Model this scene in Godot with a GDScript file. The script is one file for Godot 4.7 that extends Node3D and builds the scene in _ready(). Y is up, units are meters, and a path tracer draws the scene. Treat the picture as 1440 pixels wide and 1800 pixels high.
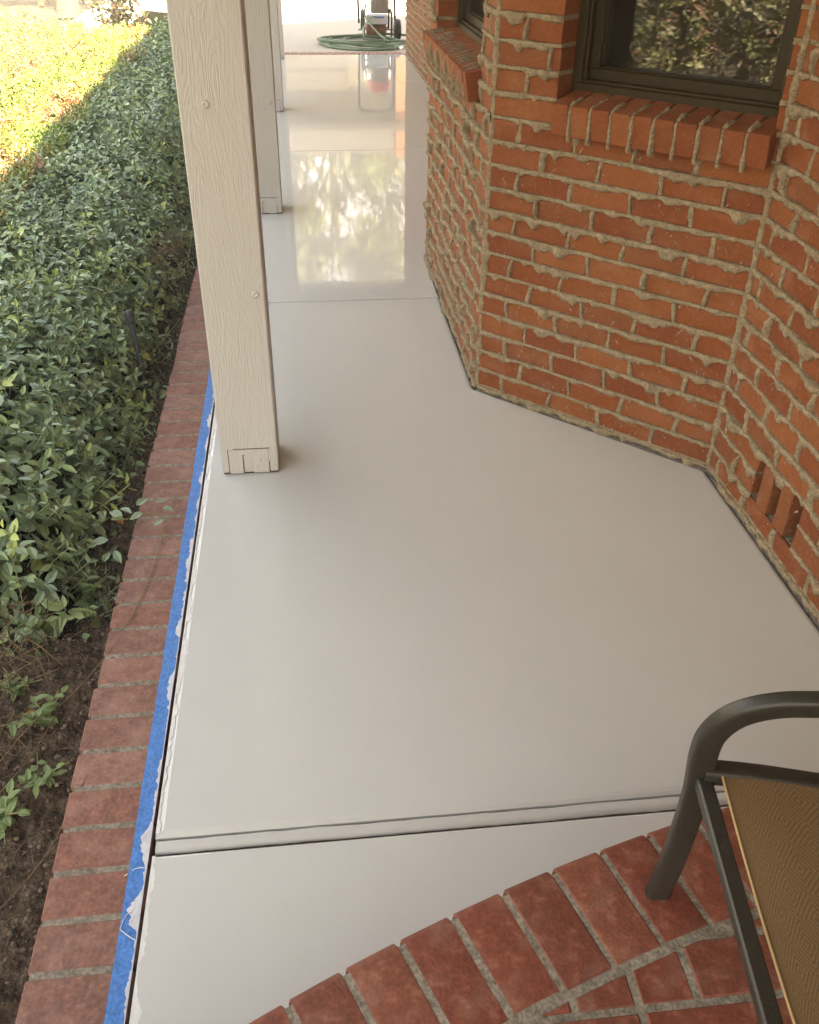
extends Node3D

# ---------------------------------------------------------------- mesh helper
class MB:
	var v := PackedVector3Array()
	var n := PackedVector3Array()
	var uv := PackedVector2Array()
	var col := PackedColorArray()
	var ix := PackedInt32Array()
	var use_col := false
	func poly(pts: Array, out: Vector3) -> void:
		# flat convex polygon facing "out"
		var nn: Vector3 = (pts[1] - pts[0]).cross(pts[2] - pts[0])
		if nn.length_squared() < 1e-16 and pts.size() > 3:
			nn = (pts[2] - pts[0]).cross(pts[3] - pts[0])
		nn = nn.normalized()
		var flip := nn.dot(out) < 0.0
		if flip:
			nn = -nn
		var b := v.size()
		for p in pts:
			v.append(p)
			n.append(nn)
			uv.append(Vector2.ZERO)
		for i in range(1, pts.size() - 1):
			if flip:
				ix.append_array([b, b + i, b + i + 1])
			else:
				ix.append_array([b, b + i + 1, b + i])
	func grid(rows: Array, closed := false, uvs := []) -> void:
		# rows of equal length, smooth normals; outward = du x dv
		var b := v.size()
		var nr := rows.size()
		var nc: int = rows[0].size()
		for r in nr:
			for c in nc:
				v.append(rows[r][c])
				n.append(Vector3.ZERO)
				uv.append(uvs[r][c] if uvs.size() else Vector2.ZERO)
		var cmax := nc if closed else nc - 1
		for r in nr - 1:
			for c in cmax:
				var c2 := (c + 1) % nc
				var i0 := b + r * nc + c
				var i1 := b + r * nc + c2
				var i2 := b + (r + 1) * nc + c2
				var i3 := b + (r + 1) * nc + c
				var f := (v[i1] - v[i0]).cross(v[i3] - v[i0]) + (v[i2] - v[i3]).cross(v[i2] - v[i1])
				n[i0] += f
				n[i1] += f
				n[i2] += f
				n[i3] += f
				ix.append_array([i0, i2, i1, i0, i3, i2])
		for i in range(b, v.size()):
			n[i] = n[i].normalized() if n[i].length_squared() > 1e-20 else Vector3.UP
	func box(t: Transform3D, s: Vector3, bev := 0.0) -> void:
		var h := s * 0.5
		bev = minf(bev, minf(h.x, minf(h.y, h.z)) * 0.9)
		var P := func(k: int, sx: float, sy: float, sz: float) -> Vector3:
			var q := Vector3(h.x - bev, h.y - bev, h.z - bev)
			q[k] = h[k]
			return t * Vector3(q.x * sx, q.y * sy, q.z * sz)
		var S := [-1.0, 1.0]
		for sg in S:
			poly([P.call(0, sg, -1, -1), P.call(0, sg, 1, -1), P.call(0, sg, 1, 1), P.call(0, sg, -1, 1)], t.basis.x * sg)
			poly([P.call(1, -1, sg, -1), P.call(1, 1, sg, -1), P.call(1, 1, sg, 1), P.call(1, -1, sg, 1)], t.basis.y * sg)
			poly([P.call(2, -1, -1, sg), P.call(2, 1, -1, sg), P.call(2, 1, 1, sg), P.call(2, -1, 1, sg)], t.basis.z * sg)
		if bev <= 0.0:
			return
		for a in S:
			for c in S:
				poly([P.call(0, a, c, -1), P.call(0, a, c, 1), P.call(1, a, c, 1), P.call(1, a, c, -1)], t.basis.x * a + t.basis.y * c)
				poly([P.call(0, a, -1, c), P.call(0, a, 1, c), P.call(2, a, 1, c), P.call(2, a, -1, c)], t.basis.x * a + t.basis.z * c)
				poly([P.call(1, -1, a, c), P.call(1, 1, a, c), P.call(2, 1, a, c), P.call(2, -1, a, c)], t.basis.y * a + t.basis.z * c)
				for e in S:
					poly([P.call(0, a, c, e), P.call(1, a, c, e), P.call(2, a, c, e)], t.basis.x * a + t.basis.y * c + t.basis.z * e)
	func tube(pts: Array, rad: Array, sides := 8, flat := Vector2.ONE, upv := Vector3.UP, caps := true, sq := 1.0) -> void:
		var rows := []
		var m := pts.size()
		var prev := upv
		for i in m:
			var d: Vector3 = (pts[mini(i + 1, m - 1)] - pts[maxi(i - 1, 0)]).normalized()
			var sd := d.cross(prev)
			if sd.length_squared() < 1e-8:
				sd = d.cross(Vector3.RIGHT)
			sd = sd.normalized()
			var up := sd.cross(d).normalized()
			prev = up
			var r: float = rad[i] if rad.size() > 1 else rad[0]
			var row := []
			for k in sides:
				var a := TAU * k / sides
				row.append(pts[i] + (sd * signf(cos(a)) * pow(absf(cos(a)), sq) * flat.x + up * signf(sin(a)) * pow(absf(sin(a)), sq) * flat.y) * r)
			rows.append(row)
		grid(rows, true)
		if caps:
			var d0: Vector3 = pts[0] - pts[1]
			var d1: Vector3 = pts[m - 1] - pts[m - 2]
			poly(rows[0], d0)
			poly(rows[m - 1], d1)
	func lathe(o: Vector3, axis: Vector3, prof: Array, sides := 16) -> void:
		# prof: [radius, along]
		var a := axis.normalized()
		var s := a.cross(Vector3.UP if absf(a.y) < 0.9 else Vector3.RIGHT).normalized()
		var t := a.cross(s)
		var rows := []
		for q in prof:
			var row := []
			for k in sides:
				var an := TAU * k / sides
				row.append(o + a * q[1] + (s * cos(an) + t * sin(an)) * q[0])
			rows.append(row)
		grid(rows, true)
	func prism(pl: PackedVector2Array, y0: float, y1: float, bev := 0.0, drop := -1.0) -> void:
		# pl in (x, z); top face at y1 with a chamfered rim
		var c := pl.size()
		var inner := pl
		if bev > 0.0:
			inner = MB.inset(pl, bev)
		var dr := bev if drop < 0.0 else drop
		var tri := Geometry2D.triangulate_polygon(inner)
		for i in range(0, tri.size(), 3):
			poly([Vector3(inner[tri[i]].x, y1, inner[tri[i]].y), Vector3(inner[tri[i + 1]].x, y1, inner[tri[i + 1]].y), Vector3(inner[tri[i + 2]].x, y1, inner[tri[i + 2]].y)], Vector3.UP)
		for i in c:
			var j := (i + 1) % c
			var e := pl[j] - pl[i]
			var o := Vector3(e.y, 0, -e.x)
			var mid := (pl[i] + pl[j]) * 0.5 + Vector2(o.x, o.z).normalized() * 0.0004
			if Geometry2D.is_point_in_polygon(mid, pl):
				o = -o
			var yl := y1 - dr if bev > 0.0 else y1
			if bev > 0.0:
				poly([Vector3(pl[i].x, yl, pl[i].y), Vector3(pl[j].x, yl, pl[j].y), Vector3(inner[j].x, y1, inner[j].y), Vector3(inner[i].x, y1, inner[i].y)], o.normalized() + Vector3.UP)
			poly([Vector3(pl[i].x, y0, pl[i].y), Vector3(pl[j].x, y0, pl[j].y), Vector3(pl[j].x, yl, pl[j].y), Vector3(pl[i].x, yl, pl[i].y)], o)
	static func inset(pl: PackedVector2Array, d: float) -> PackedVector2Array:
		var area := 0.0
		var c := pl.size()
		for i in c:
			area += pl[i].cross(pl[(i + 1) % c])
		var sg := 1.0 if area > 0.0 else -1.0
		var res := PackedVector2Array()
		for i in c:
			var e0 := (pl[i] - pl[(i + c - 1) % c]).normalized()
			var e1 := (pl[(i + 1) % c] - pl[i]).normalized()
			var n0 := Vector2(-e0.y, e0.x) * sg
			var n1 := Vector2(-e1.y, e1.x) * sg
			var k := n0 + n1
			var den := maxf(1.0 + n0.dot(n1), 0.35)
			res.append(pl[i] + k * d / den)
		return res
	func outward(from_v: int, out: Vector3) -> void:
		# turn everything added since from_v so that it faces out on the whole
		var sum := Vector3.ZERO
		for i in range(from_v, n.size()):
			sum += n[i]
		if sum.dot(out) >= 0.0:
			return
		for i in range(from_v, n.size()):
			n[i] = -n[i]
		var i := ix.size() - 3
		while i >= 0 and ix[i] >= from_v:
				var k := ix[i + 1]
				ix[i + 1] = ix[i + 2]
				ix[i + 2] = k
				i -= 3
	func mesh(m: Material) -> ArrayMesh:
		var a := []
		a.resize(Mesh.ARRAY_MAX)
		a[Mesh.ARRAY_VERTEX] = v
		a[Mesh.ARRAY_NORMAL] = n
		a[Mesh.ARRAY_TEX_UV] = uv
		if use_col:
			a[Mesh.ARRAY_COLOR] = col
		a[Mesh.ARRAY_INDEX] = ix
		var am := ArrayMesh.new()
		am.add_surface_from_arrays(Mesh.PRIMITIVE_TRIANGLES, a)
		am.surface_set_material(0, m)
		return am

var rng := RandomNumberGenerator.new()
var nz := FastNoiseLite.new()
var M := {}
var mesh_cache := {}

func rnd(a: float, b: float) -> float:
	return rng.randf_range(a, b)

func noise(x: float, y: float = 0.0, z: float = 0.0) -> float:
	return nz.get_noise_3d(x * 100.0, y * 100.0, z * 100.0)

# ---------------------------------------------------------------- node helpers
func obj(called: String, mesh: Mesh, parent: Node = self) -> MeshInstance3D:
	var o := MeshInstance3D.new()
	o.name = called
	o.mesh = mesh
	parent.add_child(o, true)
	return o

func thing(called: String, label: String, category: String, at := Vector3.ZERO, group := "") -> Node3D:
	var o := Node3D.new()
	o.name = numbered(called)
	add_child(o)
	o.position = at
	tag(o, label, category, group)
	return o

func numbered(called: String) -> String:
	if not has_node(called):
		return called
	var k := 1
	while has_node("%s_%03d" % [called, k]):
		k += 1
	return "%s_%03d" % [called, k]

func tag(o: Node, label: String, category := "", group := "", kind := "") -> void:
	if label:
		o.set_meta("label", label)
	if category:
		o.set_meta("category", category)
	if group:
		o.set_meta("group", group)
	if kind:
		o.set_meta("kind", kind)

func part(called: String, parent: Node, at := Vector3.ZERO) -> Node3D:
	var o := Node3D.new()
	o.name = called
	parent.add_child(o, true)
	o.position = at
	return o

func setting(called: String, label: String, mesh: Mesh = null) -> Node3D:
	var o: Node3D
	if mesh:
		o = MeshInstance3D.new()
		o.mesh = mesh
	else:
		o = Node3D.new()
	o.name = numbered(called)
	add_child(o)
	o.set_meta("kind", "structure")
	o.set_meta("label", label)
	return o

# ---------------------------------------------------------------- textures
func layer(freq: float, oct: int, sd: int, sz := 512, kind := FastNoiseLite.TYPE_SIMPLEX_SMOOTH, ridged := false) -> PackedByteArray:
	var f := FastNoiseLite.new()
	f.seed = sd
	f.noise_type = kind
	f.frequency = freq
	f.fractal_type = FastNoiseLite.FRACTAL_RIDGED if ridged else FastNoiseLite.FRACTAL_FBM
	f.fractal_octaves = oct
	var im := f.get_seamless_image(sz, sz)
	im.convert(Image.FORMAT_L8)
	return im.get_data()

func tex_of(px: PackedByteArray, sz: int, szy := 0) -> ImageTexture:
	return ImageTexture.create_from_image(Image.create_from_data(sz, szy if szy else sz, false, Image.FORMAT_RGB8, px))

func grey_tex(px: PackedByteArray, sz: int, szy := 0) -> ImageTexture:
	return ImageTexture.create_from_image(Image.create_from_data(sz, szy if szy else sz, false, Image.FORMAT_L8, px))

# multiply tint texture: value around 1 built from two layers, with light flecks where a third one peaks
func tint_tex(la: PackedByteArray, lb: PackedByteArray, amp_a: float, amp_b: float, mean: float, fl: PackedByteArray, fl_at: int, fl_rgb: Vector3, sz := 512) -> ImageTexture:
	var o := PackedByteArray()
	o.resize(sz * sz * 3)
	for i in sz * sz:
		var k := mean + (la[i] / 255.0 - 0.5) * amp_a + (lb[i] / 255.0 - 0.5) * amp_b
		var r := k
		var g := k
		var b := k
		if fl.size() and fl[i] > fl_at:
			var w := clampf((fl[i] - fl_at) / 14.0, 0.0, 1.0)
			r = lerpf(r, fl_rgb.x, w)
			g = lerpf(g, fl_rgb.y, w)
			b = lerpf(b, fl_rgb.z, w)
		o[i * 3] = clampi(int(r * 255.0), 0, 255)
		o[i * 3 + 1] = clampi(int(g * 255.0), 0, 255)
		o[i * 3 + 2] = clampi(int(b * 255.0), 0, 255)
	return tex_of(o, sz)

func mat(lin: Color, rough: float, spec := 0.5) -> StandardMaterial3D:
	var m := StandardMaterial3D.new()
	var a := lin.a
	m.albedo_color = lin.linear_to_srgb()
	m.albedo_color.a = a
	m.roughness = rough
	m.metallic_specular = spec
	return m

func triplanar(m: StandardMaterial3D, sc: float, t: Texture2D, bump: Texture2D = null, bump_cm := 0.0, world := true) -> StandardMaterial3D:
	m.uv1_triplanar = true
	m.uv1_world_triplanar = world
	m.uv1_scale = Vector3.ONE * sc
	if t:
		m.albedo_texture = t
	if bump:
		m.heightmap_enabled = true
		m.heightmap_texture = bump
		m.heightmap_scale = bump_cm
	return m

func make_materials() -> void:
	var fine := layer(0.06, 4, 11)
	var mid := layer(0.018, 4, 12)
	var coarse := layer(0.006, 4, 13)
	var spots := layer(0.045, 3, 14)
	var ridge := layer(0.02, 3, 15, 512, FastNoiseLite.TYPE_SIMPLEX, true)
	var t_fine := grey_tex(fine, 512)
	var t_mid := grey_tex(mid, 512)
	# brick: clay grain with pale mortar flecks
	var t_brick := tint_tex(mid, fine, 0.08, 0.15, 0.9, spots, 206, Vector3(1.0, 1.0, 1.0))
	var tints := [Color(0.262, 0.084, 0.028), Color(0.248, 0.075, 0.025), Color(0.285, 0.097, 0.033), Color(0.225, 0.066, 0.024), Color(0.26, 0.078, 0.026), Color(0.245, 0.084, 0.033)]
	M.brick = []
	for i in tints.size():
		var bm := triplanar(mat(tints[i], 0.85, 0.35), 2.3, t_brick, t_fine, 0.025)
		bm.uv1_offset = Vector3(i * 0.37, i * 0.61, i * 0.23)
		bm.detail_enabled = true
		bm.detail_blend_mode = BaseMaterial3D.BLEND_MODE_MIX
		bm.detail_albedo = haze_tex(coarse, spots, "brickhaze", Color8(176, 140, 112), 0.30)
		M.brick.append(bm)
	var t_mortar := tint_tex(mid, fine, 0.3, 0.35, 0.85, PackedByteArray(), 0, Vector3.ZERO)
	M.mortar = triplanar(mat(Color(0.385, 0.315, 0.21), 0.95, 0.25), 3.6, t_mortar, t_fine, 0.4)
	M.fleck = triplanar(mat(Color(0.48, 0.41, 0.31), 0.95, 0.25), 3.1, t_mortar, t_fine, 0.2)
	M.footing = triplanar(mat(Color(0.20, 0.18, 0.16), 0.9, 0.3), 3.1, t_mortar, t_fine, 0.4)
	# pavers
	var t_paver := tint_tex(mid, fine, 0.2, 0.22, 0.88, PackedByteArray(), 0, Vector3.ZERO)
	var pt := [Color(0.31, 0.150, 0.108), Color(0.285, 0.128, 0.090), Color(0.325, 0.168, 0.122), Color(0.275, 0.135, 0.098)]
	M.paver = []
	for i in 4:
		var pm := triplanar(mat(pt[i], 0.72, 0.4), 2.6, t_paver, t_fine, 0.06)
		pm.uv1_offset = Vector3(i * 0.31, 0.0, i * 0.53)
		pm.detail_enabled = true
		pm.detail_blend_mode = BaseMaterial3D.BLEND_MODE_MIX
		pm.detail_albedo = haze_tex(coarse, spots, "haze", Color8(184, 152, 138), 0.40)
		M.paver.append(pm)
	var ct := [Color(0.245, 0.068, 0.036), Color(0.22, 0.058, 0.031), Color(0.26, 0.082, 0.045), Color(0.21, 0.061, 0.034)]
	M.coping = []
	for i in 4:
		var cm := triplanar(mat(ct[i], 0.62, 0.45), 3.1, t_paver, t_fine, 0.07)
		cm.uv1_offset = Vector3(i * 0.27, 0.0, i * 0.44)
		cm.detail_enabled = true
		cm.detail_blend_mode = BaseMaterial3D.BLEND_MODE_MIX
		cm.detail_albedo = haze_tex(coarse, mid, "copinghaze", Color8(150, 118, 100), 0.55)
		M.coping.append(cm)
	M.grout = triplanar(mat(Color(0.33, 0.29, 0.225), 0.95, 0.25), 3.3, t_mortar, t_fine, 0.1)
	# painted slab
	var t_floor := tint_tex(coarse, mid, 0.012, 0.01, 0.985, PackedByteArray(), 0, Vector3.ZERO, 512)
	M.floor = triplanar(mat(Color(0.570, 0.574, 0.548), 0.03, 0.5), 0.9, t_floor, t_mid, 0.009)
	M.strip = triplanar(mat(Color(0.535, 0.53, 0.50), 0.22, 0.5), 2.0, t_floor, t_mid, 0.05)
	M.paint = triplanar(mat(Color(0.68, 0.67, 0.64), 0.25, 0.5), 3.0, null, t_mid, 0.1)
	M.paint_grey = triplanar(mat(Color(0.52, 0.52, 0.54), 0.3, 0.5), 3.0, null, t_mid, 0.2)
	# tape
	var t_tape := tint_tex(mid, fine, 0.14, 0.2, 0.92, PackedByteArray(), 0, Vector3.ZERO)
	M.tape = triplanar(mat(Color(0.075, 0.235, 0.62), 0.55, 0.4), 3.0, t_tape, t_fine, 0.12)
	# wood post
	var gw := wood_height(256, 1024)
	var t_wood := grey_tex(gw, 256, 1024)
	M.post = mat(Color(0.465, 0.46, 0.435), 0.6, 0.4)
	M.post.uv1_triplanar = true
	M.post.uv1_scale = Vector3(3.1, 0.62, 3.1)
	M.post.uv1_triplanar_sharpness = 8.0
	M.post.heightmap_enabled = true
	M.post.heightmap_texture = t_wood
	M.post.heightmap_scale = 0.22
	M.post_metal = triplanar(mat(Color(0.47, 0.465, 0.445), 0.45, 0.5), 4.0, null, t_mid, 0.15)
	M.bench = triplanar(mat(Color(0.26, 0.13, 0.06), 0.8, 0.3), 2.0, t_mortar)
	M.trim = triplanar(mat(Color(0.62, 0.585, 0.53), 0.6, 0.4), 1.0, t_floor)
	M.ceiling = triplanar(mat(Color(0.74, 0.69, 0.60), 0.7, 0.35), 1.0, t_floor)
	M.roof = triplanar(mat(Color(0.10, 0.085, 0.07), 0.95, 0.2), 1.5, t_mortar)
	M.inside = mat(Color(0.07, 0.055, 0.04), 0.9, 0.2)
	M.cavity = mat(Color(0.06, 0.045, 0.035), 0.95, 0.1)
	M.frame = triplanar(mat(Color(0.036, 0.024, 0.008), 0.45, 0.4), 2.0, t_tape)
	M.sash = triplanar(mat(Color(0.026, 0.017, 0.006), 0.4, 0.4), 2.0, t_tape)
	M.glass = StandardMaterial3D.new()
	M.glass.albedo_color = Color(0.2, 0.22, 0.2, 0.02)
	M.glass.transparency = BaseMaterial3D.TRANSPARENCY_ALPHA
	M.glass.roughness = 0.0
	M.glass.metallic_specular = 0.7
	# ground
	var t_soil := tint_tex(mid, fine, 0.6, 0.6, 0.75, spots, 205, Vector3(1.0, 0.95, 0.85))
	M.soil = triplanar(mat(Color(0.155, 0.112, 0.076), 0.98, 0.15), 2.2, t_soil, t_fine, 0.9)
	M.ground = triplanar(mat(Color(0.16, 0.13, 0.085), 0.98, 0.15), 0.4, t_soil)
	M.concrete = triplanar(mat(Color(0.46, 0.40, 0.31), 0.85, 0.3), 0.8, t_floor)
	# plants
	M.leaf = mat(Color(1, 1, 1), 0.42, 0.55)
	M.leaf.vertex_color_use_as_albedo = true
	M.leaf.backlight_enabled = true
	M.leaf.backlight = Color(0.10, 0.14, 0.03)
	M.leaf_part = []
	for c in [Color(0.100, 0.140, 0.070), Color(0.120, 0.160, 0.072), Color(0.085, 0.120, 0.066), Color(0.140, 0.180, 0.078)]:
		var lm := mat(Color(c.r * 1.5, c.g * 1.5, c.b * 1.5), 0.42, 0.55)
		lm.backlight_enabled = true
		lm.backlight = Color(0.10, 0.14, 0.03)
		M.leaf_part.append(lm)
	M.weed = mat(Color(0.15, 0.205, 0.075), 0.45, 0.4)
	M.weed.backlight_enabled = true
	M.weed.backlight = Color(0.2, 0.28, 0.05)
	M.twig = triplanar(mat(Color(0.20, 0.145, 0.085), 0.9, 0.2), 6.0, t_mortar)
	M.runner = mat(Color(0.20, 0.21, 0.07), 0.6, 0.3)
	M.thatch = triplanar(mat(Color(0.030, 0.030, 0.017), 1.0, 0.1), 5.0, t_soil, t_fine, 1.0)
	M.dry_leaf = mat(Color(0.30, 0.14, 0.035), 0.7, 0.3)
	M.bark = triplanar(mat(Color(0.20, 0.155, 0.11), 0.9, 0.2), 1.6, t_mortar, t_mid, 1.5)
	M.petal = mat(Color(0.65, 0.22, 0.20), 0.6, 0.3)
	# chair
	M.chair = triplanar(mat(Color(0.030, 0.029, 0.024), 0.42, 0.5), 5.0, t_tape, t_fine, 0.06)
	M.sling = sling_mat()
	M.sling_hem = mat(Color(0.40, 0.29, 0.14), 0.8, 0.3)
	# sprayer and hose
	M.black = mat(Color(0.025, 0.024, 0.022), 0.5, 0.4)
	M.white_metal = mat(Color(0.62, 0.64, 0.68), 0.35, 0.5)
	M.blue = mat(Color(0.10, 0.20, 0.48), 0.4, 0.5)
	M.red = mat(Color(0.55, 0.075, 0.05), 0.35, 0.5)
	M.steel = mat(Color(0.35, 0.34, 0.32), 0.35, 0.5)
	M.steel.metallic = 0.7
	M.hose = mat(Color(0.14, 0.20, 0.12), 0.5, 0.4)
	M.hose_end = mat(Color(0.75, 0.74, 0.70), 0.4, 0.5)
	M.stucco = triplanar(mat(Color(0.13, 0.105, 0.07), 0.95, 0.2), 0.7, t_mortar)
	M.garage = triplanar(mat(Color(0.085, 0.065, 0.045), 0.7, 0.3), 1.0, t_mortar)
	M.lamp_glass = mat(Color(0.5, 0.5, 0.48), 0.2, 0.5)
	M.irrigation = mat(Color(0.035, 0.04, 0.045), 0.5, 0.4)

func haze_tex(a: PackedByteArray, b: PackedByteArray, key: String, c: Color, most: float) -> ImageTexture:
	# dried pale film in patches: RGBA, alpha where the noise peaks
	if mesh_cache.has(key):
		return mesh_cache[key]
	var o := PackedByteArray()
	o.resize(512 * 512 * 4)
	for i in 512 * 512:
		var w := clampf((a[i] - 125) / 110.0, 0.0, 1.0) * 0.6 + clampf((b[i] - 165) / 60.0, 0.0, 1.0) * 0.5
		o[i * 4] = c.r8
		o[i * 4 + 1] = c.g8
		o[i * 4 + 2] = c.b8
		o[i * 4 + 3] = int(clampf(w, 0.0, 1.0) * most * 255.0)
	mesh_cache[key] = ImageTexture.create_from_image(Image.create_from_data(512, 512, false, Image.FORMAT_RGBA8, o))
	return mesh_cache[key]

func wood_height(w: int, h: int) -> PackedByteArray:
	var o := PackedByteArray()
	o.resize(w * h)
	var f := FastNoiseLite.new()
	f.seed = 77
	f.frequency = 1.0
	f.fractal_octaves = 2
	var g := FastNoiseLite.new()
	g.seed = 78
	g.frequency = 1.0
	for y in h:
		var fy := float(y) / h
		for x in w:
			var fx := float(x) / w
			var ca := cos(TAU * fx) * 0.30
			var sa := sin(TAU * fx) * 0.30
			var sy := sin(TAU * fy) * 0.55
			var cy := cos(TAU * fy) * 0.55
			var q := f.get_noise_3d(ca * 2.2 + 3.0, sa * 2.2 + sy, cy + 7.0)
			var ring := fposmod(q * 6.0 + fx * 4.0, 1.0)
			var rid := pow(1.0 - absf(ring * 2.0 - 1.0), 3.0)
			var fib := g.get_noise_3d(ca * 60.0, sa * 60.0 + sy * 3.0, cy * 3.0)
			var fib2 := g.get_noise_3d(ca * 25.0 + 50.0, sa * 25.0 + sy * 7.0, cy * 7.0)
			var val := 0.45 + rid * 0.30 + fib * 0.26 + fib2 * 0.2
			o[y * w + x] = clampi(int(val * 255.0), 0, 255)
	return o

func sling_mat() -> StandardMaterial3D:
	var w := 256
	var o := PackedByteArray()
	o.resize(w * w * 3)
	var hgt := PackedByteArray()
	hgt.resize(w * w)
	var r2 := RandomNumberGenerator.new()
	r2.seed = 9
	for y in w:
		for x in w:
			# diamond twill: chevron whose direction turns every 64 pixels
			var a := absf(fposmod(float(x), 128.0) - 64.0)
			var b := absf(fposmod(float(y), 128.0) - 64.0)
			var d := fposmod(a + b, 16.0)
			var band := 1.0 if d < 8.0 else 0.0
			var thr := 1.0 if (x / 2 + y / 2) % 2 == 0 else 0.0
			var k := 0.70 + 0.13 * band + 0.10 * thr + r2.randf_range(-0.14, 0.14)
			o[(y * w + x) * 3] = clampi(int(k * 238), 0, 255)
			o[(y * w + x) * 3 + 1] = clampi(int(k * 228), 0, 255)
			o[(y * w + x) * 3 + 2] = clampi(int(k * 205), 0, 255)
			hgt[y * w + x] = clampi(int((0.5 + 0.3 * thr + 0.15 * band) * 255), 0, 255)
	var m := mat(Color(0.35, 0.255, 0.155), 0.75, 0.3)
	m.albedo_texture = tex_of(o, w)
	m.heightmap_enabled = true
	m.heightmap_texture = grey_tex(hgt, w)
	m.heightmap_scale = 0.06
	return m

# ---------------------------------------------------------------- main
func _ready() -> void:
	rng.seed = 20240611
	nz.seed = 5
	nz.frequency = 0.01
	nz.fractal_octaves = 3
	# camera
	var cam := Camera3D.new()
	cam.name = "camera"
	cam.fov = 58.87
	cam.near = 0.05
	cam.far = 400.0
	cam.position = Vector3(0, 1.6, 0)
	cam.rotation_degrees = Vector3(-34.255, -6.852, 0.837)
	add_child(cam)
	cam.current = true
	# sky
	var sm := ProceduralSkyMaterial.new()
	sm.sky_top_color = Color(0.40, 0.47, 0.565)
	sm.sky_horizon_color = Color(1.0, 0.945, 0.86)
	sm.sky_curve = 0.30
	sm.ground_bottom_color = Color(0.35, 0.31, 0.25)
	sm.ground_horizon_color = Color(0.62, 0.62, 0.58)
	var sky := Sky.new()
	sky.sky_material = sm
	var env := Environment.new()
	env.background_mode = Environment.BG_SKY
	env.sky = sky
	env.tonemap_mode = Environment.TONE_MAPPER_LINEAR
	env.tonemap_exposure = 11.3
	env.fog_enabled = true
	env.fog_density = 0.012
	env.fog_light_color = Color(1.0, 0.96, 0.88)
	env.sdfgi_enabled = true
	env.ssao_enabled = true
	env.ssil_enabled = true
	var we := WorldEnvironment.new()
	we.name = "environment"
	we.environment = env
	add_child(we)
	# sun: high, behind the camera, coming over the house
	var sun := DirectionalLight3D.new()
	sun.name = "sun"
	sun.light_energy = 1.6
	sun.light_color = Color(1.0, 0.93, 0.80)
	sun.light_angular_distance = 0.5
	sun.shadow_enabled = true
	add_child(sun)
	sun.look_at_from_position(Vector3.ZERO, Vector3(-0.25, -1.0, -0.78), Vector3.UP)

	make_materials()
	build_ground()
	build_slabs()
	build_border()
	build_patio()
	build_house()
	build_posts()
	build_hedge()
	build_far_garden()
	build_background()
	build_chair()
	build_sprayer()
	build_small_things()

# ---------------------------------------------------------------- ground
func build_ground() -> void:
	var g := MB.new()
	g.poly([Vector3(-150, -0.16, -200), Vector3(150, -0.16, -200), Vector3(150, -0.16, 100), Vector3(-150, -0.16, 100)], Vector3.UP)
	setting("ground", "bare dry earth of the garden reaching to the horizon", g.mesh(M.ground))
	# soil strip between the brick border and the hedge, with clods
	var b := MB.new()
	var rows := []
	var x := -0.566
	var xs := []
	while x > -1.0:
		xs.append(x)
		x -= 0.011
	for e in [-1.1, -1.3, -1.6, -2.2, -3.2]:
		xs.append(e)
	var z := 0.6
	while z > -14.6:
		var row := []
		for xx in xs:
			var h := -0.072 + noise(xx * 2.0, z * 2.0) * 0.03 + noise(xx * 9.0, z * 9.0, 4.0) * 0.022 + noise(xx * 32.0, z * 32.0, 9.0) * 0.013
			h -= clampf((xx + 0.62) * 0.25, 0.0, 0.02)
			row.append(Vector3(xx, h, z))
		rows.append(row)
		z -= 0.012 if z < -0.6 and z > -4.2 else 0.05
	b.grid(rows)
	b.outward(0, Vector3.UP)
	setting("soil", "dark brown crumbly soil beside the red brick border", b.mesh(M.soil))
	# concrete beyond the porch
	var d := MB.new()
	d.prism(PackedVector2Array([Vector2(-0.55, -12.31), Vector2(9, -12.31), Vector2(9, -60), Vector2(-3.4, -60), Vector2(-3.3, -15.1), Vector2(-0.55, -15.1)]), -0.3, -0.02, 0.01)
	setting("driveway", "pale concrete driveway beyond the end of the porch", d.mesh(M.concrete))

func slab(called: String, label: String, pl: Array, bev: float, drop: float) -> void:
	var b := MB.new()
	var p := PackedVector2Array(pl)
	# rounded arris in two steps
	var i1 := MB.inset(p, bev * 0.45)
	var i2 := MB.inset(p, bev)
	var tri := Geometry2D.triangulate_polygon(i2)
	for i in range(0, tri.size(), 3):
		b.poly([Vector3(i2[tri[i]].x, 0, i2[tri[i]].y), Vector3(i2[tri[i + 1]].x, 0, i2[tri[i + 1]].y), Vector3(i2[tri[i + 2]].x, 0, i2[tri[i + 2]].y)], Vector3.UP)
	var rings := [[p, -0.12], [p, -drop], [i1, -drop * 0.3], [i2, 0.0]]
	for r in 3:
		var a: PackedVector2Array = rings[r][0]
		var c: PackedVector2Array = rings[r + 1][0]
		for i in p.size():
			var j := (i + 1) % p.size()
			var e := p[j] - p[i]
			var o := Vector3(e.y, 0, -e.x)
			if Geometry2D.is_point_in_polygon((p[i] + p[j]) * 0.5 + Vector2(o.x, o.z).normalized() * 0.001, p):
				o = -o
			b.poly([Vector3(a[i].x, rings[r][1], a[i].y), Vector3(a[j].x, rings[r][1], a[j].y), Vector3(c[j].x, rings[r + 1][1], c[j].y), Vector3(c[i].x, rings[r + 1][1], c[i].y)], o.normalized() + Vector3.UP * 0.4)
	setting(called, label, b.mesh(M.floor))

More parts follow.
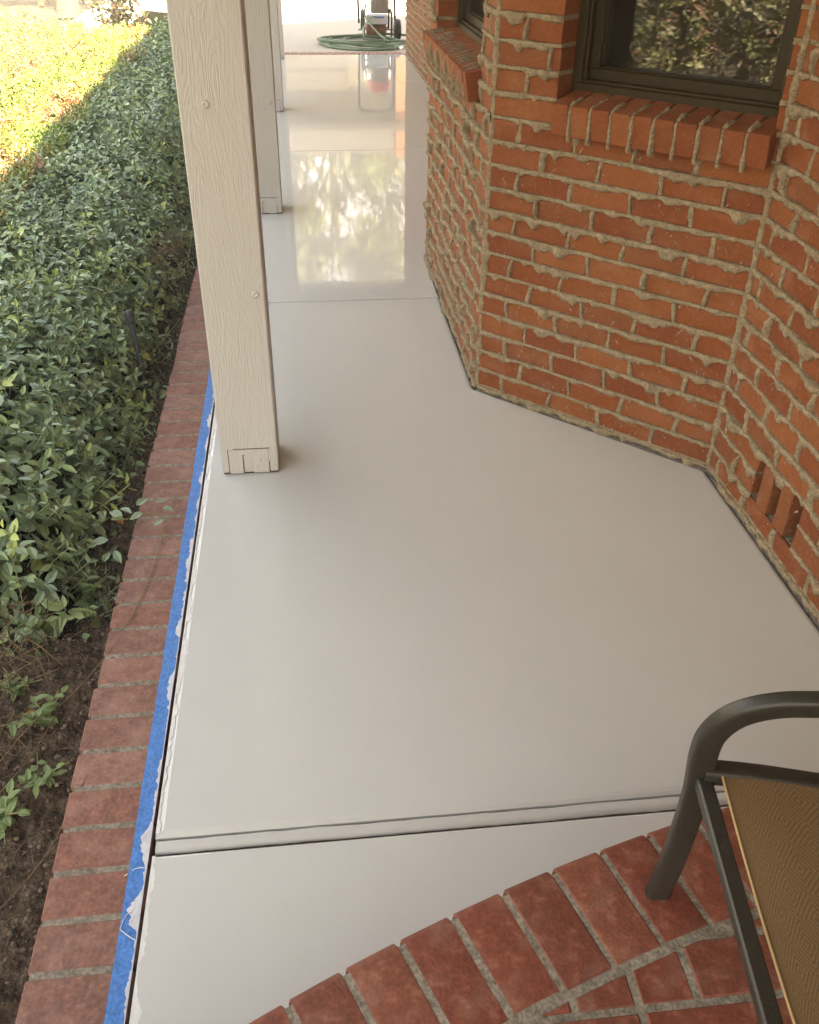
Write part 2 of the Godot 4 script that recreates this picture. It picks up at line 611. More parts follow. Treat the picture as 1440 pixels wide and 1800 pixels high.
func build_slabs() -> void:
	var xl := -0.3695
	var xr := 1.303
	slab("porch_slab", "grey painted porch slab in front of the curved brick step", [Vector2(xl, 1.6), Vector2(xl, -1.1625), Vector2(xr, -1.1625), Vector2(xr, 1.6)], 0.006, 0.003)
	slab("porch_slab", "large glossy grey painted slab beside the nearest white post", [Vector2(xl, -1.208), Vector2(xl, -4.143), Vector2(0.624, -4.143), Vector2(0.624, -3.169), Vector2(xr, -2.492), Vector2(xr, -1.207)], 0.016, 0.0065)
	slab("porch_slab", "glossy grey slab section mirroring sunlit trees beside the second post", [Vector2(xl, -4.147), Vector2(xl, -7.178), Vector2(1.318, -7.178), Vector2(1.318, -5.385), Vector2(0.624, -4.702), Vector2(0.624, -4.147)], 0.005, 0.003)
	slab("porch_slab", "glossy grey slab section beside the third white post", [Vector2(xl, -7.182), Vector2(xl, -10.20), Vector2(1.318, -10.20), Vector2(1.318, -7.182)], 0.005, 0.003)
	slab("porch_slab", "last glossy grey slab section before the coiled hose", [Vector2(xl, -10.204), Vector2(xl, -12.08), Vector2(1.318, -12.08), Vector2(1.318, -10.204)], 0.005, 0.003)
	# expansion strip between the two nearest slabs
	var b := MB.new()
	var rows := []
	var x := -0.3665
	while x < 1.30:
		var j := noise(x * 6.0, 3.0) * 0.0018
		var k := noise(x * 25.0, 8.0) * 0.0012
		var w := -1.1735 + j + k
		var top := -0.0045 + noise(x * 12.0, 1.0) * 0.0012
		rows.append([Vector3(x, -0.10, -1.2045), Vector3(x, -0.012, -1.2045 + j), Vector3(x, top - 0.0015, -1.2015 + j), Vector3(x, top, -1.197 + j), Vector3(x, top, -1.185), Vector3(x, top - 0.0005, w - 0.008), Vector3(x, top - 0.004, w - 0.0025), Vector3(x, top - 0.010, w), Vector3(x, -0.10, w)])
		x += 0.008
	b.grid(rows)
	b.outward(0, Vector3.UP)
	var es := setting("expansion_strip", "grey painted wooden expansion strip between the two nearest slabs", b.mesh(M.strip))
	var bare := MB.new()
	bare.box(Transform3D(Basis.IDENTITY, Vector3(0.467, -0.058, -1.184)), Vector3(1.66, 0.09, 0.026), 0.0)
	obj("bare_core", bare.mesh(M.cavity), es)
	# ragged dried paint along the slab edge
	var q := MB.new()
	ragged(q, -0.3690, 1.0, -1.163, 0.2, 0.007, 0.012, 0.00035, 2.0)
	ragged(q, -0.3690, 1.0, -4.0, -1.212, 0.008, 0.013, 0.00035, 5.0)
	var o := obj("paint_rim", q.mesh(M.paint), get_node("porch_slab_001"))
	tag(o, "ragged white paint rim along the slab edge")

func ragged(q: MB, x0: float, sg: float, z0: float, z1: float, base: float, amp: float, th: float, sd: float) -> void:
	var rows := []
	var z := z0
	while z <= z1:
		var w := base + amp * (0.75 * noise(z * 7.0, sd) + 0.3 * noise(z * 26.0, sd, 3.0) + 0.2 * noise(z * 80.0, sd, 6.0)) * 1.7
		w = clampf(w, 0.002, base + amp * 1.5)
		if sg < 0.0:
			w += 0.022 * exp(-pow((z + 1.05) / 0.022, 2.0)) * (1.0 + 0.5 * noise(z * 60.0, 4.0)) + 0.010 * exp(-pow((z + 1.19) / 0.03, 2.0)) + 0.008 * exp(-pow((z + 1.02) / 0.01, 2.0))
		var t := th * (1.0 + 0.6 * noise(z * 30.0, sd, 8.0))
		rows.append([Vector3(x0, 0.0005, z), Vector3(x0 + sg * w * 0.15, t, z), Vector3(x0 + sg * w * 0.75, t * 0.9, z), Vector3(x0 + sg * w * 0.95, t * 1.25, z), Vector3(x0 + sg * w, 0.0003, z)])
		z += 0.004
	var at := q.v.size()
	q.grid(rows)
	q.outward(at, Vector3.UP)

# ---------------------------------------------------------------- border, tape
func brick_mesh(l: float, h: float, d: float, bev: float, m: Material, key: String) -> ArrayMesh:
	var k := "%s_%.3f_%.3f_%.3f" % [key, l, h, d]
	if not mesh_cache.has(k):
		var b := MB.new()
		b.box(Transform3D.IDENTITY, Vector3(l, h, d), bev)
		mesh_cache[k] = b.mesh(m)
	return mesh_cache[k]

func build_border() -> void:
	var br := setting("brick_border", "red brick border laid crosswise along the porch slab")
	var g := MB.new()
	g.box(Transform3D(Basis.IDENTITY, Vector3(-0.4695, -0.0716, -5.9)), Vector3(0.179, 0.126, 12.4), 0.0)
	obj("grout", g.mesh(M.grout), br)
	var pitch := 0.1035
	var z := 0.25
	var far := MB.new()
	var k := 0
	while z > -12.0:
		var i := rng.randi() % 4
		var t := Transform3D(Basis.from_euler(Vector3(rnd(-0.006, 0.006), rnd(-0.012, 0.012), rnd(-0.004, 0.004))), Vector3(-0.471 + rnd(-0.003, 0.003), -0.0402 + rnd(-0.0008, 0.0008), z))
		if z > -6.2:
			var o := obj("brick", brick_mesh(0.190, 0.067, 0.0905, 0.0025, M.paver[i], "pav%d" % i), br)
			o.transform = t
		else:
			far.box(t, Vector3(0.190, 0.067, 0.0905), 0.003)
		z -= pitch
		k += 1
	var f := obj("far_bricks", far.mesh(M.paver[0]), br)
	f.set_meta("kind", "stuff")
	# edging at the far end of the porch
	var ed := setting("brick_edging", "faded red brick strip across the far end of the porch")
	var x := -0.32
	while x < 1.32:
		var o2 := obj("brick", brick_mesh(0.093, 0.06, 0.2, 0.004, M.paver[rng.randi() % 4], "edg%d" % (k % 4)), ed)
		o2.position = Vector3(x, -0.03 + rnd(-0.002, 0.002), -12.195)
		x += 0.104
		k += 1
	# masking tape lying on the border
	var tp := thing("masking_tape", "blue painter's masking tape stuck along the brick border", "tape", Vector3(-0.39, 0, -3.0))
	var b := MB.new()
	var rows := []
	z = 0.25
	while z > -9.0:
		var wv := noise(z * 3.0, 50.0) * 0.002
		var row := []
		for j in 7:
			var xx := lerpf(-0.4125, -0.3768, j / 6.0) + wv
			var y := -0.0035 + noise(xx * 30.0, z * 8.0, 20.0) * 0.0012 + absf(noise(z * 5.0, 70.0)) * 0.001
			row.append(Vector3(xx, y, z) - tp.position)
		rows.append(row)
		z -= 0.012
	b.grid(rows)
	b.outward(0, Vector3.UP)
	obj("strip", b.mesh(M.tape), tp)
	# paint smeared over the inner edge of the tape
	var q := MB.new()
	ragged(q, -0.3765, -1.0, -4.0, 0.2, 0.004, 0.013, 0.0006, 11.0)
	var sm := obj("paint_smear", q.mesh(M.paint_grey), tp)
	sm.position = -tp.position + Vector3(0, -0.0012, 0)
	for pts in [[Vector3(-0.405, -0.0005, -1.135), Vector3(-0.398, 0.0, -1.138), Vector3(-0.388, 0.0005, -1.139), Vector3(-0.382, 0.0, -1.138)], [Vector3(-0.394, 0.001, -1.045), Vector3(-0.402, 0.0, -1.040), Vector3(-0.407, -0.001, -1.028), Vector3(-0.410, -0.002, -1.012), Vector3(-0.400, 0.0, -1.002), Vector3(-0.388, 0.001, -0.992), Vector3(-0.379, 0.001, -0.986)], [Vector3(-0.413, -0.003, -1.13), Vector3(-0.420, -0.004, -1.126)]]:
		var q2 := MB.new()
		q2.tube(pts, [0.0009], 5)
		obj("paint_string", q2.mesh(M.paint), tp).position = -tp.position

# ---------------------------------------------------------------- patio step
func build_patio() -> void:
	var st := setting("brick_step", "raised red brick step with a curved bullnose edge under the chair")
	var C := Vector2(1.6085, 2.8453)
	var R := 4.0155
	var y := 0.12
	var g := MB.new()
	var pl := PackedVector2Array()
	for i in 49:
		var a := deg_to_rad(lerpf(-132.0, -94.4, i / 48.0))
		pl.append(C + Vector2(cos(a), sin(a)) * (R - 0.017))
	pl.append(Vector2(1.30, 1.7))
	pl.append(Vector2(pl[0].x, 1.7))
	g.prism(pl, -0.02, y - 0.0025)
	obj("grout", g.mesh(M.grout), st)
	# bullnose course
	var ang := -133.1
	var k := 0
	while ang < -94.6:
		var a0 := deg_to_rad(ang + 0.075)
		var a1 := deg_to_rad(ang + 1.495 - 0.075)
		var am := (a0 + a1) * 0.5
		var r0 := R - 0.2085 + rnd(-0.003, 0.003)
		var bm := MB.new()
		var dirs := [Vector2(cos(a0), sin(a0)), Vector2(cos(am), sin(am)), Vector2(cos(a1), sin(a1))]
		var dy := rnd(-0.0015, 0.0015)
		# profile from the inner end over the top and round the nose, swept across the brick
		var prof := [[r0, y - 0.05], [r0, y - 0.004], [r0 + 0.004, y]]
		prof.append([R - 0.06, y])
		for s in 7:
			var an := PI * 0.5 * s / 6.0
			prof.append([R - 0.022 + sin(an) * 0.022, y - 0.022 + cos(an) * 0.022])
		prof.append([R, y - 0.135])
		var rows := []
		var cc: Vector2 = C + dirs[1] * (R - 0.1)
		for e in 5:
			var lat: float = [0.0, 0.035, 0.5, 0.965, 1.0][e]
			var sink: float = [0.0032, 0.0, 0.0, 0.0, 0.0032][e]
			var d := Vector2(cos(lerpf(a0, a1, lat)), sin(lerpf(a0, a1, lat)))
			var row := []
			for q in prof:
				var rr: float = q[0] - (sink if q[0] > R - 0.03 else 0.0)
				var p2: Vector2 = C + d * rr - cc
				row.append(Vector3(p2.x, q[1] + dy - sink, p2.y))
			rows.append(row)
		bm.grid(rows)
		bm.outward(0, Vector3.UP)
		for side in 2:
			var row2: Array = rows[0 if side == 0 else 4]
			var low := []
			for p in row2:
				low.append(Vector3(p.x, -0.01, p.z))
			var at := bm.v.size()
			bm.grid([row2, low])
			bm.outward(at, (rows[0][3] - rows[4][3]) * (1.0 if side == 0 else -1.0))
		var o := obj("bullnose_brick", bm.mesh(M.coping[(k * 7 + 3) % 4]), st)
		o.position = Vector3(cc.x, 0, cc.y)
		ang += 1.495
		k += 1
	# field bricks cut to the arc
	var inner := PackedVector2Array()
	for i in 49:
		var a := deg_to_rad(lerpf(-132.0, -94.4, i / 48.0))
		inner.append(C + Vector2(cos(a), sin(a)) * (R - 0.225))
	inner.append(Vector2(1.295, 1.6))
	inner.append(Vector2(inner[0].x, 1.6))
	var zt := -0.9275
	var row := 0
	while zt < 0.9:
		var js := []
		if row == 1:
			js = [-0.26, -0.05, 0.158, 0.262, 0.366, 0.472, 0.572, 0.692, 0.90, 1.108, 1.29]
		else:
			var xx := 0.68 - 0.208 * 8 + (0.104 if row % 2 == 1 else 0.0)
			while xx < 1.30:
				js.append(xx)
				xx += 0.208
		for i in js.size() - 1:
			var rect := PackedVector2Array([Vector2(js[i] + 0.0065, zt + 0.0065), Vector2(js[i + 1] - 0.0065, zt + 0.0065), Vector2(js[i + 1] - 0.0065, zt + 0.1025), Vector2(js[i] + 0.0065, zt + 0.1025)])
			for c in Geometry2D.intersect_polygons(rect, inner):
				var ar := 0.0
				var ce := Vector2.ZERO
				for j in c.size():
					ar += c[j].cross(c[(j + 1) % c.size()]) * 0.5
					ce += c[j] / c.size()
				if absf(ar) < 0.0002:
					continue
				var b := MB.new()
				var loc := PackedVector2Array()
				for q in c:
					loc.append(q - ce)
				b.prism(loc, y - 0.05, y + rnd(-0.001, 0.0012), 0.0025)
				var o := obj("brick", b.mesh(M.coping[rng.randi() % 4]), st)
				o.position = Vector3(ce.x, 0, ce.y)
		zt += 0.109
		row += 1

# ---------------------------------------------------------------- brick walls
func spans(L: float, openings: Array, y0: float, y1: float) -> Array:
	var res := [[0.0, L]]
	for op in openings:
		if op[3] <= y0 + 0.006 or op[2] >= y1 - 0.006:
			continue
		var nx := []
		for s in res:
			if op[1] <= s[0] or op[0] >= s[1]:
				nx.append(s)
				continue
			if op[0] > s[0] + 0.012:
				nx.append([s[0], op[0]])
			if op[1] < s[1] - 0.012:
				nx.append([op[1], s[1]])
		res = nx
	return res

# a squeezed-out mortar bead from a to b on the wall face; dn = direction of droop
func bead(q: MB, a: Vector3, b: Vector3, N: Vector3, across: Vector3, up_w: float, lo_w: float, lo_amp: float, h0: float, h_amp: float, step: float, sd: float) -> void:
	var L := a.distance_to(b)
	var m := maxi(3, int(L / step))
	var rows := []
	for i in m + 1:
		var t := float(i) / m
		var s := t * L
		var c := a.lerp(b, t)
		var n1 := noise(s * 5.0, sd)
		var n2 := noise(s * 17.0, sd, 3.0)
		var n3 := noise(s * 55.0, sd, 7.0)
		var tongue := pow(maxf(0.0, noise(s * 9.0, sd, 12.0) * 2.2 - 0.25), 1.4)
		var lo := clampf(lo_w + lo_amp * (n1 * 0.9 + n2 * 0.5) + lo_amp * 1.7 * tongue + n3 * 0.0035, 0.005, 0.034)
		var up := clampf(up_w + n2 * 0.003 + n3 * 0.002, 0.0045, 0.02)
		var h := maxf(0.0012, h0 + h_amp * (n1 * 1.6 + n2 * 0.6 + tongue * 0.9) + n3 * 0.0042)
		var fade := minf(1.0, minf(i, m - i) * 0.5 + 0.25)
		h *= fade
		var n4 := noise(s * 120.0, sd, 15.0)
		var row := []
		row.append(c - across * up - N * 0.004)
		row.append(c - across * up * (0.98 + n4 * 0.1) + N * h * 0.55)
		row.append(c - across * up * 0.6 + N * h * (0.92 + n3 * 0.2))
		row.append(c + across * lo * 0.1 + N * (h * (1.0 + n2 * 0.15) + n4 * 0.0022))
		row.append(c + across * lo * 0.5 + N * (h * (0.92 - n3 * 0.25) - n4 * 0.002))
		row.append(c + across * lo * 0.85 + N * h * (0.6 + n4 * 0.25))
		row.append(c + across * lo * (1.0 + n4 * 0.12) + N * h * 0.16)
		row.append(c + across * lo * 0.97 - N * 0.004)
		rows.append(row)
	var at := q.v.size()
	q.grid(rows)
	q.outward(at, N)

const CH := 0.0755
const Y0 := 0.015

func brick_wall(house: Node3D, called: String, label: String, O: Vector3, U: Vector3, N: Vector3, L: float, rows: int, offs: Array, openings: Array, vis: Array, heavy: float, sd: float, fine := true) -> Node3D:
	var w := part(called, house)
	if label:
		tag(w, label)
	var core := MB.new()
	var mor := MB.new()
	var far := MB.new()
	var B := Basis(U, Vector3.UP, N) if U.cross(Vector3.UP).dot(N) > 0.0 else Basis(-U, Vector3.UP, N)
	for k in rows:
		var yb := Y0 + k * CH
		var yt := yb + CH
		var sp := spans(L, openings, yb, yt)
		var near_row: bool = yb < vis[2]
		for s in sp:
			core.box(Transform3D(B, O + U * (s[0] + s[1]) * 0.5 + Vector3.UP * (yb + CH * 0.5) - N * 0.05), Vector3(s[1] - s[0] - 0.008, CH, 0.09), 0.0)
			# head joints
			var js := [s[0]]
			var j: float = offs[k % offs.size()] + noise(k * 3.3, sd) * 0.012
			while j < s[1] - 0.035:
				if j > s[0] + 0.035:
					js.append(j + rnd(-0.005, 0.005))
				j += 0.2075
			js.append(s[1])
			for i in js.size() - 1:
				var a: float = js[i] + (0.006 if i > 0 else 0.001)
				var b: float = js[i + 1] - (0.006 if i < js.size() - 2 else 0.001)
				var um := (a + b) * 0.5
				var ind: bool = near_row and um > vis[0] and um < vis[1]
				var l := b - a
				if ind:
					l = snappedf(l, 0.004)
				var jit := Vector3(rnd(-0.006, 0.006), rnd(-0.007, 0.007), rnd(-0.006, 0.006))
				var t := Transform3D(B * Basis.from_euler(jit), O + U * um + Vector3.UP * (yb + CH * 0.5 + rnd(-0.001, 0.001)) - N * (0.05 + rnd(-0.0025, 0.0025)))
				if ind:
					var mi := rng.randi() % 6
					var o := obj("brick", brick_mesh(l, 0.0635, 0.1, 0.0028, M.brick[mi], "b%d" % mi), w)
					o.transform = t
				else:
					far.box(t, Vector3(l, 0.0635, 0.1), 0.0)
				# mortar squeezed from the head joint
				if i > 0 and near_row:
					var ja: float = js[i]
					var tilt := rnd(-0.006, 0.006)
					var a3 := O + U * (ja + tilt) + Vector3.UP * (yb + 0.006)
					var b3 := O + U * (ja - tilt) + Vector3.UP * (yt - 0.006)
					var hv := rnd(0.5, 1.7) * heavy
					var wv := rnd(0.75, 1.35)
					bead(mor, b3, a3, N, U, 0.0065 * wv, 0.0070 * wv, 0.004, 0.006 * hv, 0.005 * hv, 0.008 if fine else 0.016, rnd(0, 90))
			# bed joint under this course
			if near_row:
				var f: float = heavy * (1.0 + 0.35 * noise(k * 5.1, sd, 2.0))
				bead(mor, O + U * s[0] + Vector3.UP * yb, O + U * s[1] + Vector3.UP * yb, N, Vector3.DOWN, 0.0070, 0.0095 * (0.6 + 0.4 * heavy), 0.013 * f, 0.0075 * f, 0.0075 * f, 0.006 if fine else 0.02, sd + k * 7.7)
	if far.v.size():
		var fo := obj("upper_bricks", far.mesh(M.brick[0]), w)
		fo.set_meta("kind", "stuff")
	obj("joint_bed", core.mesh(M.mortar), w)
	if mor.v.size():
		obj("mortar", mor.mesh(M.mortar), w).set_meta("kind", "stuff")
	return w

func flecks(w: Node3D, O: Vector3, U: Vector3, N: Vector3, u0: float, u1: float, y0: float, y1: float, count: int) -> void:
	# crumbs and smears of mortar dried on the brick faces
	var q := MB.new()
	for i in count:
		var u := rnd(u0, u1)
		var y := y0 + (y1 - y0) * pow(rng.randf(), 1.15)
		var c := O + U * u + Vector3.UP * y + N * 0.0012
		var ln := rnd(0.002, 0.009) if rng.randf() < 0.8 else rnd(0.009, 0.022)
		var wd := rnd(0.0012, 0.003)
		var an := rnd(-0.9, 0.9) + PI * 0.5
		var d := (U * cos(an) + Vector3.UP * sin(an))
		var e := d.cross(N)
		q.poly([c - d * ln, c - e * wd + N * 0.0016, c + d * ln * 0.7, c + e * wd * 0.7 + N * 0.0016], N)
	obj("mortar_fleck", q.mesh(M.fleck), w).set_meta("kind", "stuff")

func window_unit(house: Node3D, label: String, O: Vector3, U: Vector3, N: Vector3, u0: float, u1: float, y0: float, y1: float, rec: float) -> void:
	var w := part("window", house)
	tag(w, label)
	var B := Basis(U, Vector3.UP, N) if U.cross(Vector3.UP).dot(N) > 0.0 else Basis(-U, Vector3.UP, N)
	var P := func(u: float, y: float, d: float) -> Vector3:
		return O + U * u + Vector3.UP * y + N * d
	var ring := func(q: MB, a0: float, a1: float, b0: float, b1: float, th: float, d: float, dep: float) -> void:
		q.box(Transform3D(B, P.call((a0 + a1) * 0.5, b0 + th * 0.5, d)), Vector3(a1 - a0, th, dep), 0.003)
		q.box(Transform3D(B, P.call((a0 + a1) * 0.5, b1 - th * 0.5, d)), Vector3(a1 - a0, th, dep), 0.003)
		q.box(Transform3D(B, P.call(a0 + th * 0.5, (b0 + b1) * 0.5, d)), Vector3(th, b1 - b0 - th * 2 + 0.002, dep), 0.003)
		q.box(Transform3D(B, P.call(a1 - th * 0.5, (b0 + b1) * 0.5, d)), Vector3(th, b1 - b0 - th * 2 + 0.002, dep), 0.003)
	var f := MB.new()
	ring.call(f, u0, u1, y0, y1, 0.030, -rec - 0.045, 0.09)
	ring.call(f, u0 + 0.028, u1 - 0.028, y0 + 0.028, y1 - 0.028, 0.010, -rec - 0.052, 0.075)
	obj("frame", f.mesh(M.frame), w)
	var s := MB.new()
	ring.call(s, u0 + 0.036, u1 - 0.036, y0 + 0.036, y1 - 0.036, 0.034, -rec - 0.06, 0.05)
	ring.call(s, u0 + 0.068, u1 - 0.068, y0 + 0.068, y1 - 0.068, 0.008, -rec - 0.064, 0.04)
	obj("sash", s.mesh(M.sash), w)
	var g := MB.new()
	g.poly([P.call(u0 + 0.07, y0 + 0.07, -rec - 0.068), P.call(u1 - 0.07, y0 + 0.07, -rec - 0.068), P.call(u1 - 0.07, y1 - 0.07, -rec - 0.068), P.call(u0 + 0.07, y1 - 0.07, -rec - 0.068)], N)
	obj("pane", g.mesh(M.glass), w)
	var g2 := MB.new()
	g2.poly([P.call(u0 + 0.07, y0 + 0.07, -rec - 0.082), P.call(u1 - 0.07, y0 + 0.07, -rec - 0.082), P.call(u1 - 0.07, y1 - 0.07, -rec - 0.082), P.call(u0 + 0.07, y1 - 0.07, -rec - 0.082)], N)
	obj("pane", g2.mesh(M.glass), w)

func brick_sill(house: Node3D, label: String, O: Vector3, U: Vector3, N: Vector3, u0: float, n: int, ytop: float, proj: float, depth: float, heavy: float) -> void:
	var sl := part("window_sill", house)
	tag(sl, label)
	var B := Basis(U, Vector3.UP, N) if U.cross(Vector3.UP).dot(N) > 0.0 else Basis(-U, Vector3.UP, N)
	var tilt := Basis(B.x, 0.16)
	var pitch := 0.0695
	var mor := MB.new()
	for i in n:
		var uc := u0 + (i + 0.5) * pitch
		var c := O + U * uc + Vector3.UP * (ytop - 0.047 + 0.014 + rnd(-0.001, 0.001)) + N * (proj - depth * 0.5 + rnd(-0.002, 0.002))
		var mi := rng.randi() % 6
		var o := obj("brick", brick_mesh(0.061, 0.094, depth, 0.003, M.brick[mi], "s%d" % mi), sl)
		o.transform = Transform3D(tilt * B, c)
		if i < n - 1:
			var e := O + U * (u0 + (i + 1) * pitch)
			var fr := N * (proj - 0.006)
			bead(mor, e + fr + Vector3.UP * ytop, e + fr + Vector3.UP * (ytop - 0.105), N, U, 0.0055, 0.006, 0.004, 0.0085 * heavy, 0.007 * heavy, 0.006, rnd(0, 90))
			bead(mor, e + Vector3.UP * (ytop - 0.001) + N * (proj - 0.004), e + U * 0.004 + Vector3.UP * (ytop + 0.015) + N * (proj - rnd(0.05, 0.11)), Vector3.UP, U, 0.005, 0.005, 0.003, 0.006 * heavy, 0.005, 0.007, rnd(0, 90))
	obj("mortar", mor.mesh(M.mortar), sl).set_meta("kind", "stuff")
	# mortar bed between and under the bricks
	var core := MB.new()
	core.box(Transform3D(tilt * B, O + U * (u0 + n * pitch * 0.5) + Vector3.UP * (ytop - 0.047 + 0.012) + N * (proj - depth * 0.5 - 0.006)), Vector3(n * pitch - 0.012, 0.086, depth), 0.0)
	obj("joint_bed", core.mesh(M.mortar), sl)

func build_house() -> void:
	var house := thing("brick_house", "red-orange brick house wall with bay window and roof over the porch", "house", Vector3(1.3, 0, -3.0))
	house.position = Vector3.ZERO
	var s2 := sqrt(0.5)
	# angled side of the bay, facing the camera
	var OA := Vector3(0.638, 0, -3.163)
	var UA := Vector3(s2, 0, s2)
	var NA := Vector3(-s2, 0, s2)
	var wa := brick_wall(house, "bay_side_wall", "angled bay wall under the dark framed window", OA, UA, NA, 0.953, 39, [0.113, 0.2], [[0.235, 0.922, 0.9965, 2.24]], [-1, 2, 1.45], 1.15, 3.0)
	flecks(wa, OA, UA, NA, 0.02, 0.93, 0.03, 0.95, 520)
	# front of the bay along the walkway
	var OB := Vector3(0.634, 0, -3.163)
	var UB := Vector3(0, 0, -1)
	var NB := Vector3(-1, 0, 0)
	var wb := brick_wall(house, "bay_front_wall", "front wall of the bay along the walkway", OB, UB, NB, 1.545, 39, [0.09, 0.19], [[0.235, 1.34, 0.9965, 2.24]], [-1, 2, 1.4], 1.45, 21.0)
	flecks(wb, OB, UB, NB, 0.02, 1.5, 0.03, 0.95, 300)
	# main wall beside the chair
	var OC := Vector3(1.315, 0, -2.489)
	var UC := Vector3(0, 0, 1)
	var vent := [0.295, 0.565, 0.0905, 0.2415]
	var wc := brick_wall(house, "main_wall", "brick wall with a slotted vent beside the chair", OC, UC, NB, 4.6, 39, [0.06, 0.165], [vent], [-1, 1.06, 1.25], 1.35, 40.0)
	flecks(wc, OC, UC, NB, 0.02, 1.0, 0.03, 1.0, 320)
	for u in [0.372, 0.484]:
		var mi := rng.randi() % 6
		var o := obj("vent_brick", brick_mesh(0.062, 0.149, 0.1, 0.0028, M.brick[mi], "v%d" % mi), wc)
		o.transform = Transform3D(Basis(Vector3(0, 0, 1), Vector3.UP, NB) * Basis.from_euler(Vector3(0, 0, rnd(-0.02, 0.02))), OC + UC * u + Vector3.UP * 0.166 - NB * 0.044)
	var cv := MB.new()
	var cu0: float = vent[0] - 0.01
	var cu1: float = vent[1] + 0.01
	cv.poly([OC + UC * cu0 + Vector3.UP * 0.08 - NB * 0.13, OC + UC * cu1 + Vector3.UP * 0.08 - NB * 0.13, OC + UC * cu1 + Vector3.UP * 0.25 - NB * 0.13, OC + UC * cu0 + Vector3.UP * 0.25 - NB * 0.13], NB)
	cv.poly([OC + UC * cu0 + Vector3.UP * 0.0895, OC + UC * cu1 + Vector3.UP * 0.0895, OC + UC * cu1 + Vector3.UP * 0.0895 - NB * 0.13, OC + UC * cu0 + Vector3.UP * 0.0895 - NB * 0.13], Vector3.UP)
	cv.poly([OC + UC * cu0 + Vector3.UP * 0.2425, OC + UC * cu1 + Vector3.UP * 0.2425, OC + UC * cu1 + Vector3.UP * 0.2425 - NB * 0.13, OC + UC * cu0 + Vector3.UP * 0.2425 - NB * 0.13], Vector3.DOWN)
	obj("vent_cavity", cv.mesh(M.cavity), wc)
	# hidden return of the bay and the far main wall
	brick_wall(house, "bay_return_wall", "", Vector3(0.634, 0, -4.708), Vector3(s2, 0, -s2), Vector3(-s2, 0, -s2), 0.978, 39, [0.1, 0.2], [], [-1, -1, 0.0], 1.0, 61.0, false)
	brick_wall(house, "far_wall", "far brick wall ending beside the coiled hose", Vector3(1.33, 0, -5.39), Vector3(0, 0, -1), NB, 6.71, 39, [0.05, 0.155], [], [-1, -1, 1.2], 1.5, 80.0, false)
	var OE := Vector3(1.33, 0, -12.1)
	brick_wall(house, "end_wall", "", OE, Vector3(1, 0, 0), Vector3(0, 0, -1), 8.0, 39, [0.05, 0.155], [], [-1, -1, 0.0], 1.0, 95.0, false)
	# corner beads of mortar
	for c in [[OA, (NA + NB).normalized(), UA, 0.6], [OA + UA * 0.953, (NA + NB).normalized(), Vector3(s2, 0, s2), 1.1]]:
		var cm := MB.new()
		bead(cm, c[0] + Vector3.UP * 1.45 + c[1] * 0.001, c[0] + Vector3.UP * 0.02 + c[1] * 0.001, c[1], c[2], 0.008, 0.009, 0.008, 0.006 * c[3], 0.006, 0.007, 17.0)
		obj("corner_mortar", cm.mesh(M.mortar), house)
	# mortar foot and dark footing under the walls
	var ft := MB.new()
	var fs := MB.new()
	var segs := [[OB + UB * 1.545, OA, NB], [OA, OA + UA * 0.953, NA], [OC, OC + UC * 1.4, NB]]
	for i in 3:
		var sg: Array = segs[i]
		bead(ft, sg[0] + Vector3.UP * 0.018, sg[1] + Vector3.UP * 0.018, sg[2], Vector3.DOWN, 0.009, 0.010, 0.003, 0.003, 0.002, 0.01, 5.0 + i)
		var a: Vector3 = sg[0]
		var b: Vector3 = sg[1]
		var nn: Vector3 = sg[2]
		fs.poly([a + nn * 0.0075 + Vector3.UP * 0.004, b + nn * 0.0075 + Vector3.UP * 0.004, b - nn * 0.02 + Vector3.UP * 0.009, a - nn * 0.02 + Vector3.UP * 0.009], Vector3.UP)
		fs.poly([a + nn * 0.0075 + Vector3.UP * 0.004, b + nn * 0.0075 + Vector3.UP * 0.004, b + nn * 0.0075 - Vector3.UP * 0.12, a + nn * 0.0075 - Vector3.UP * 0.12], nn)
	obj("mortar_foot", ft.mesh(M.mortar), house)
	obj("footing", fs.mesh(M.footing), house)
	# sills and windows
	brick_sill(house, "sloping brick sill under the larger window", OA, UA, NA, 0.245, 10, 1.072, 0.052, 0.165, 1.0)
	brick_sill(house, "sloping brick sill seen end-on along the walkway", OB, UB, NB, 0.205, 17, 1.094, 0.055, 0.165, 1.0)
	window_unit(house, "dark brown framed window mirroring sunlit leaves", OA, UA, NA, 0.236, 0.921, 1.088, 2.235, 0.085)
	window_unit(house, "dark brown framed window seen edge-on", OB, UB, NB, 0.236, 1.339, 1.11, 2.235, 0.085)
	# roof, ceiling, beams
	var rf := MB.new()
	var prof := [Vector2(-1.0, 2.42), Vector2(-1.0, 2.53), Vector2(5.0, 6.425), Vector2(10.2, 3.05), Vector2(10.2, 2.97), Vector2(-0.33, 2.97), Vector2(-0.33, 2.855)]
	for i in prof.size():
		var a: Vector2 = prof[i]
		var b: Vector2 = prof[(i + 1) % prof.size()]
		var o2 := Vector2(a.y - b.y, b.x - a.x)
		rf.poly([Vector3(a.x, a.y, -12.45), Vector3(b.x, b.y, -12.45), Vector3(b.x, b.y, 4.0), Vector3(a.x, a.y, 4.0)], Vector3(o2.x, o2.y, 0))
	for zz in [-12.45, 4.0]:
		rf.poly([Vector3(-0.33, 2.97, zz), Vector3(10.2, 2.97, zz), Vector3(10.2, 3.05, zz), Vector3(5.0, 6.425, zz)], Vector3(0, 0, signf(zz)))
		rf.poly([Vector3(-0.33, 2.97, zz), Vector3(5.0, 6.425, zz), Vector3(-1.0, 2.53, zz), Vector3(-1.0, 2.42, zz), Vector3(-0.33, 2.855, zz)], Vector3(0, 0, signf(zz)))
	obj("roof", rf.mesh(M.roof), house)
	var fa := MB.new()
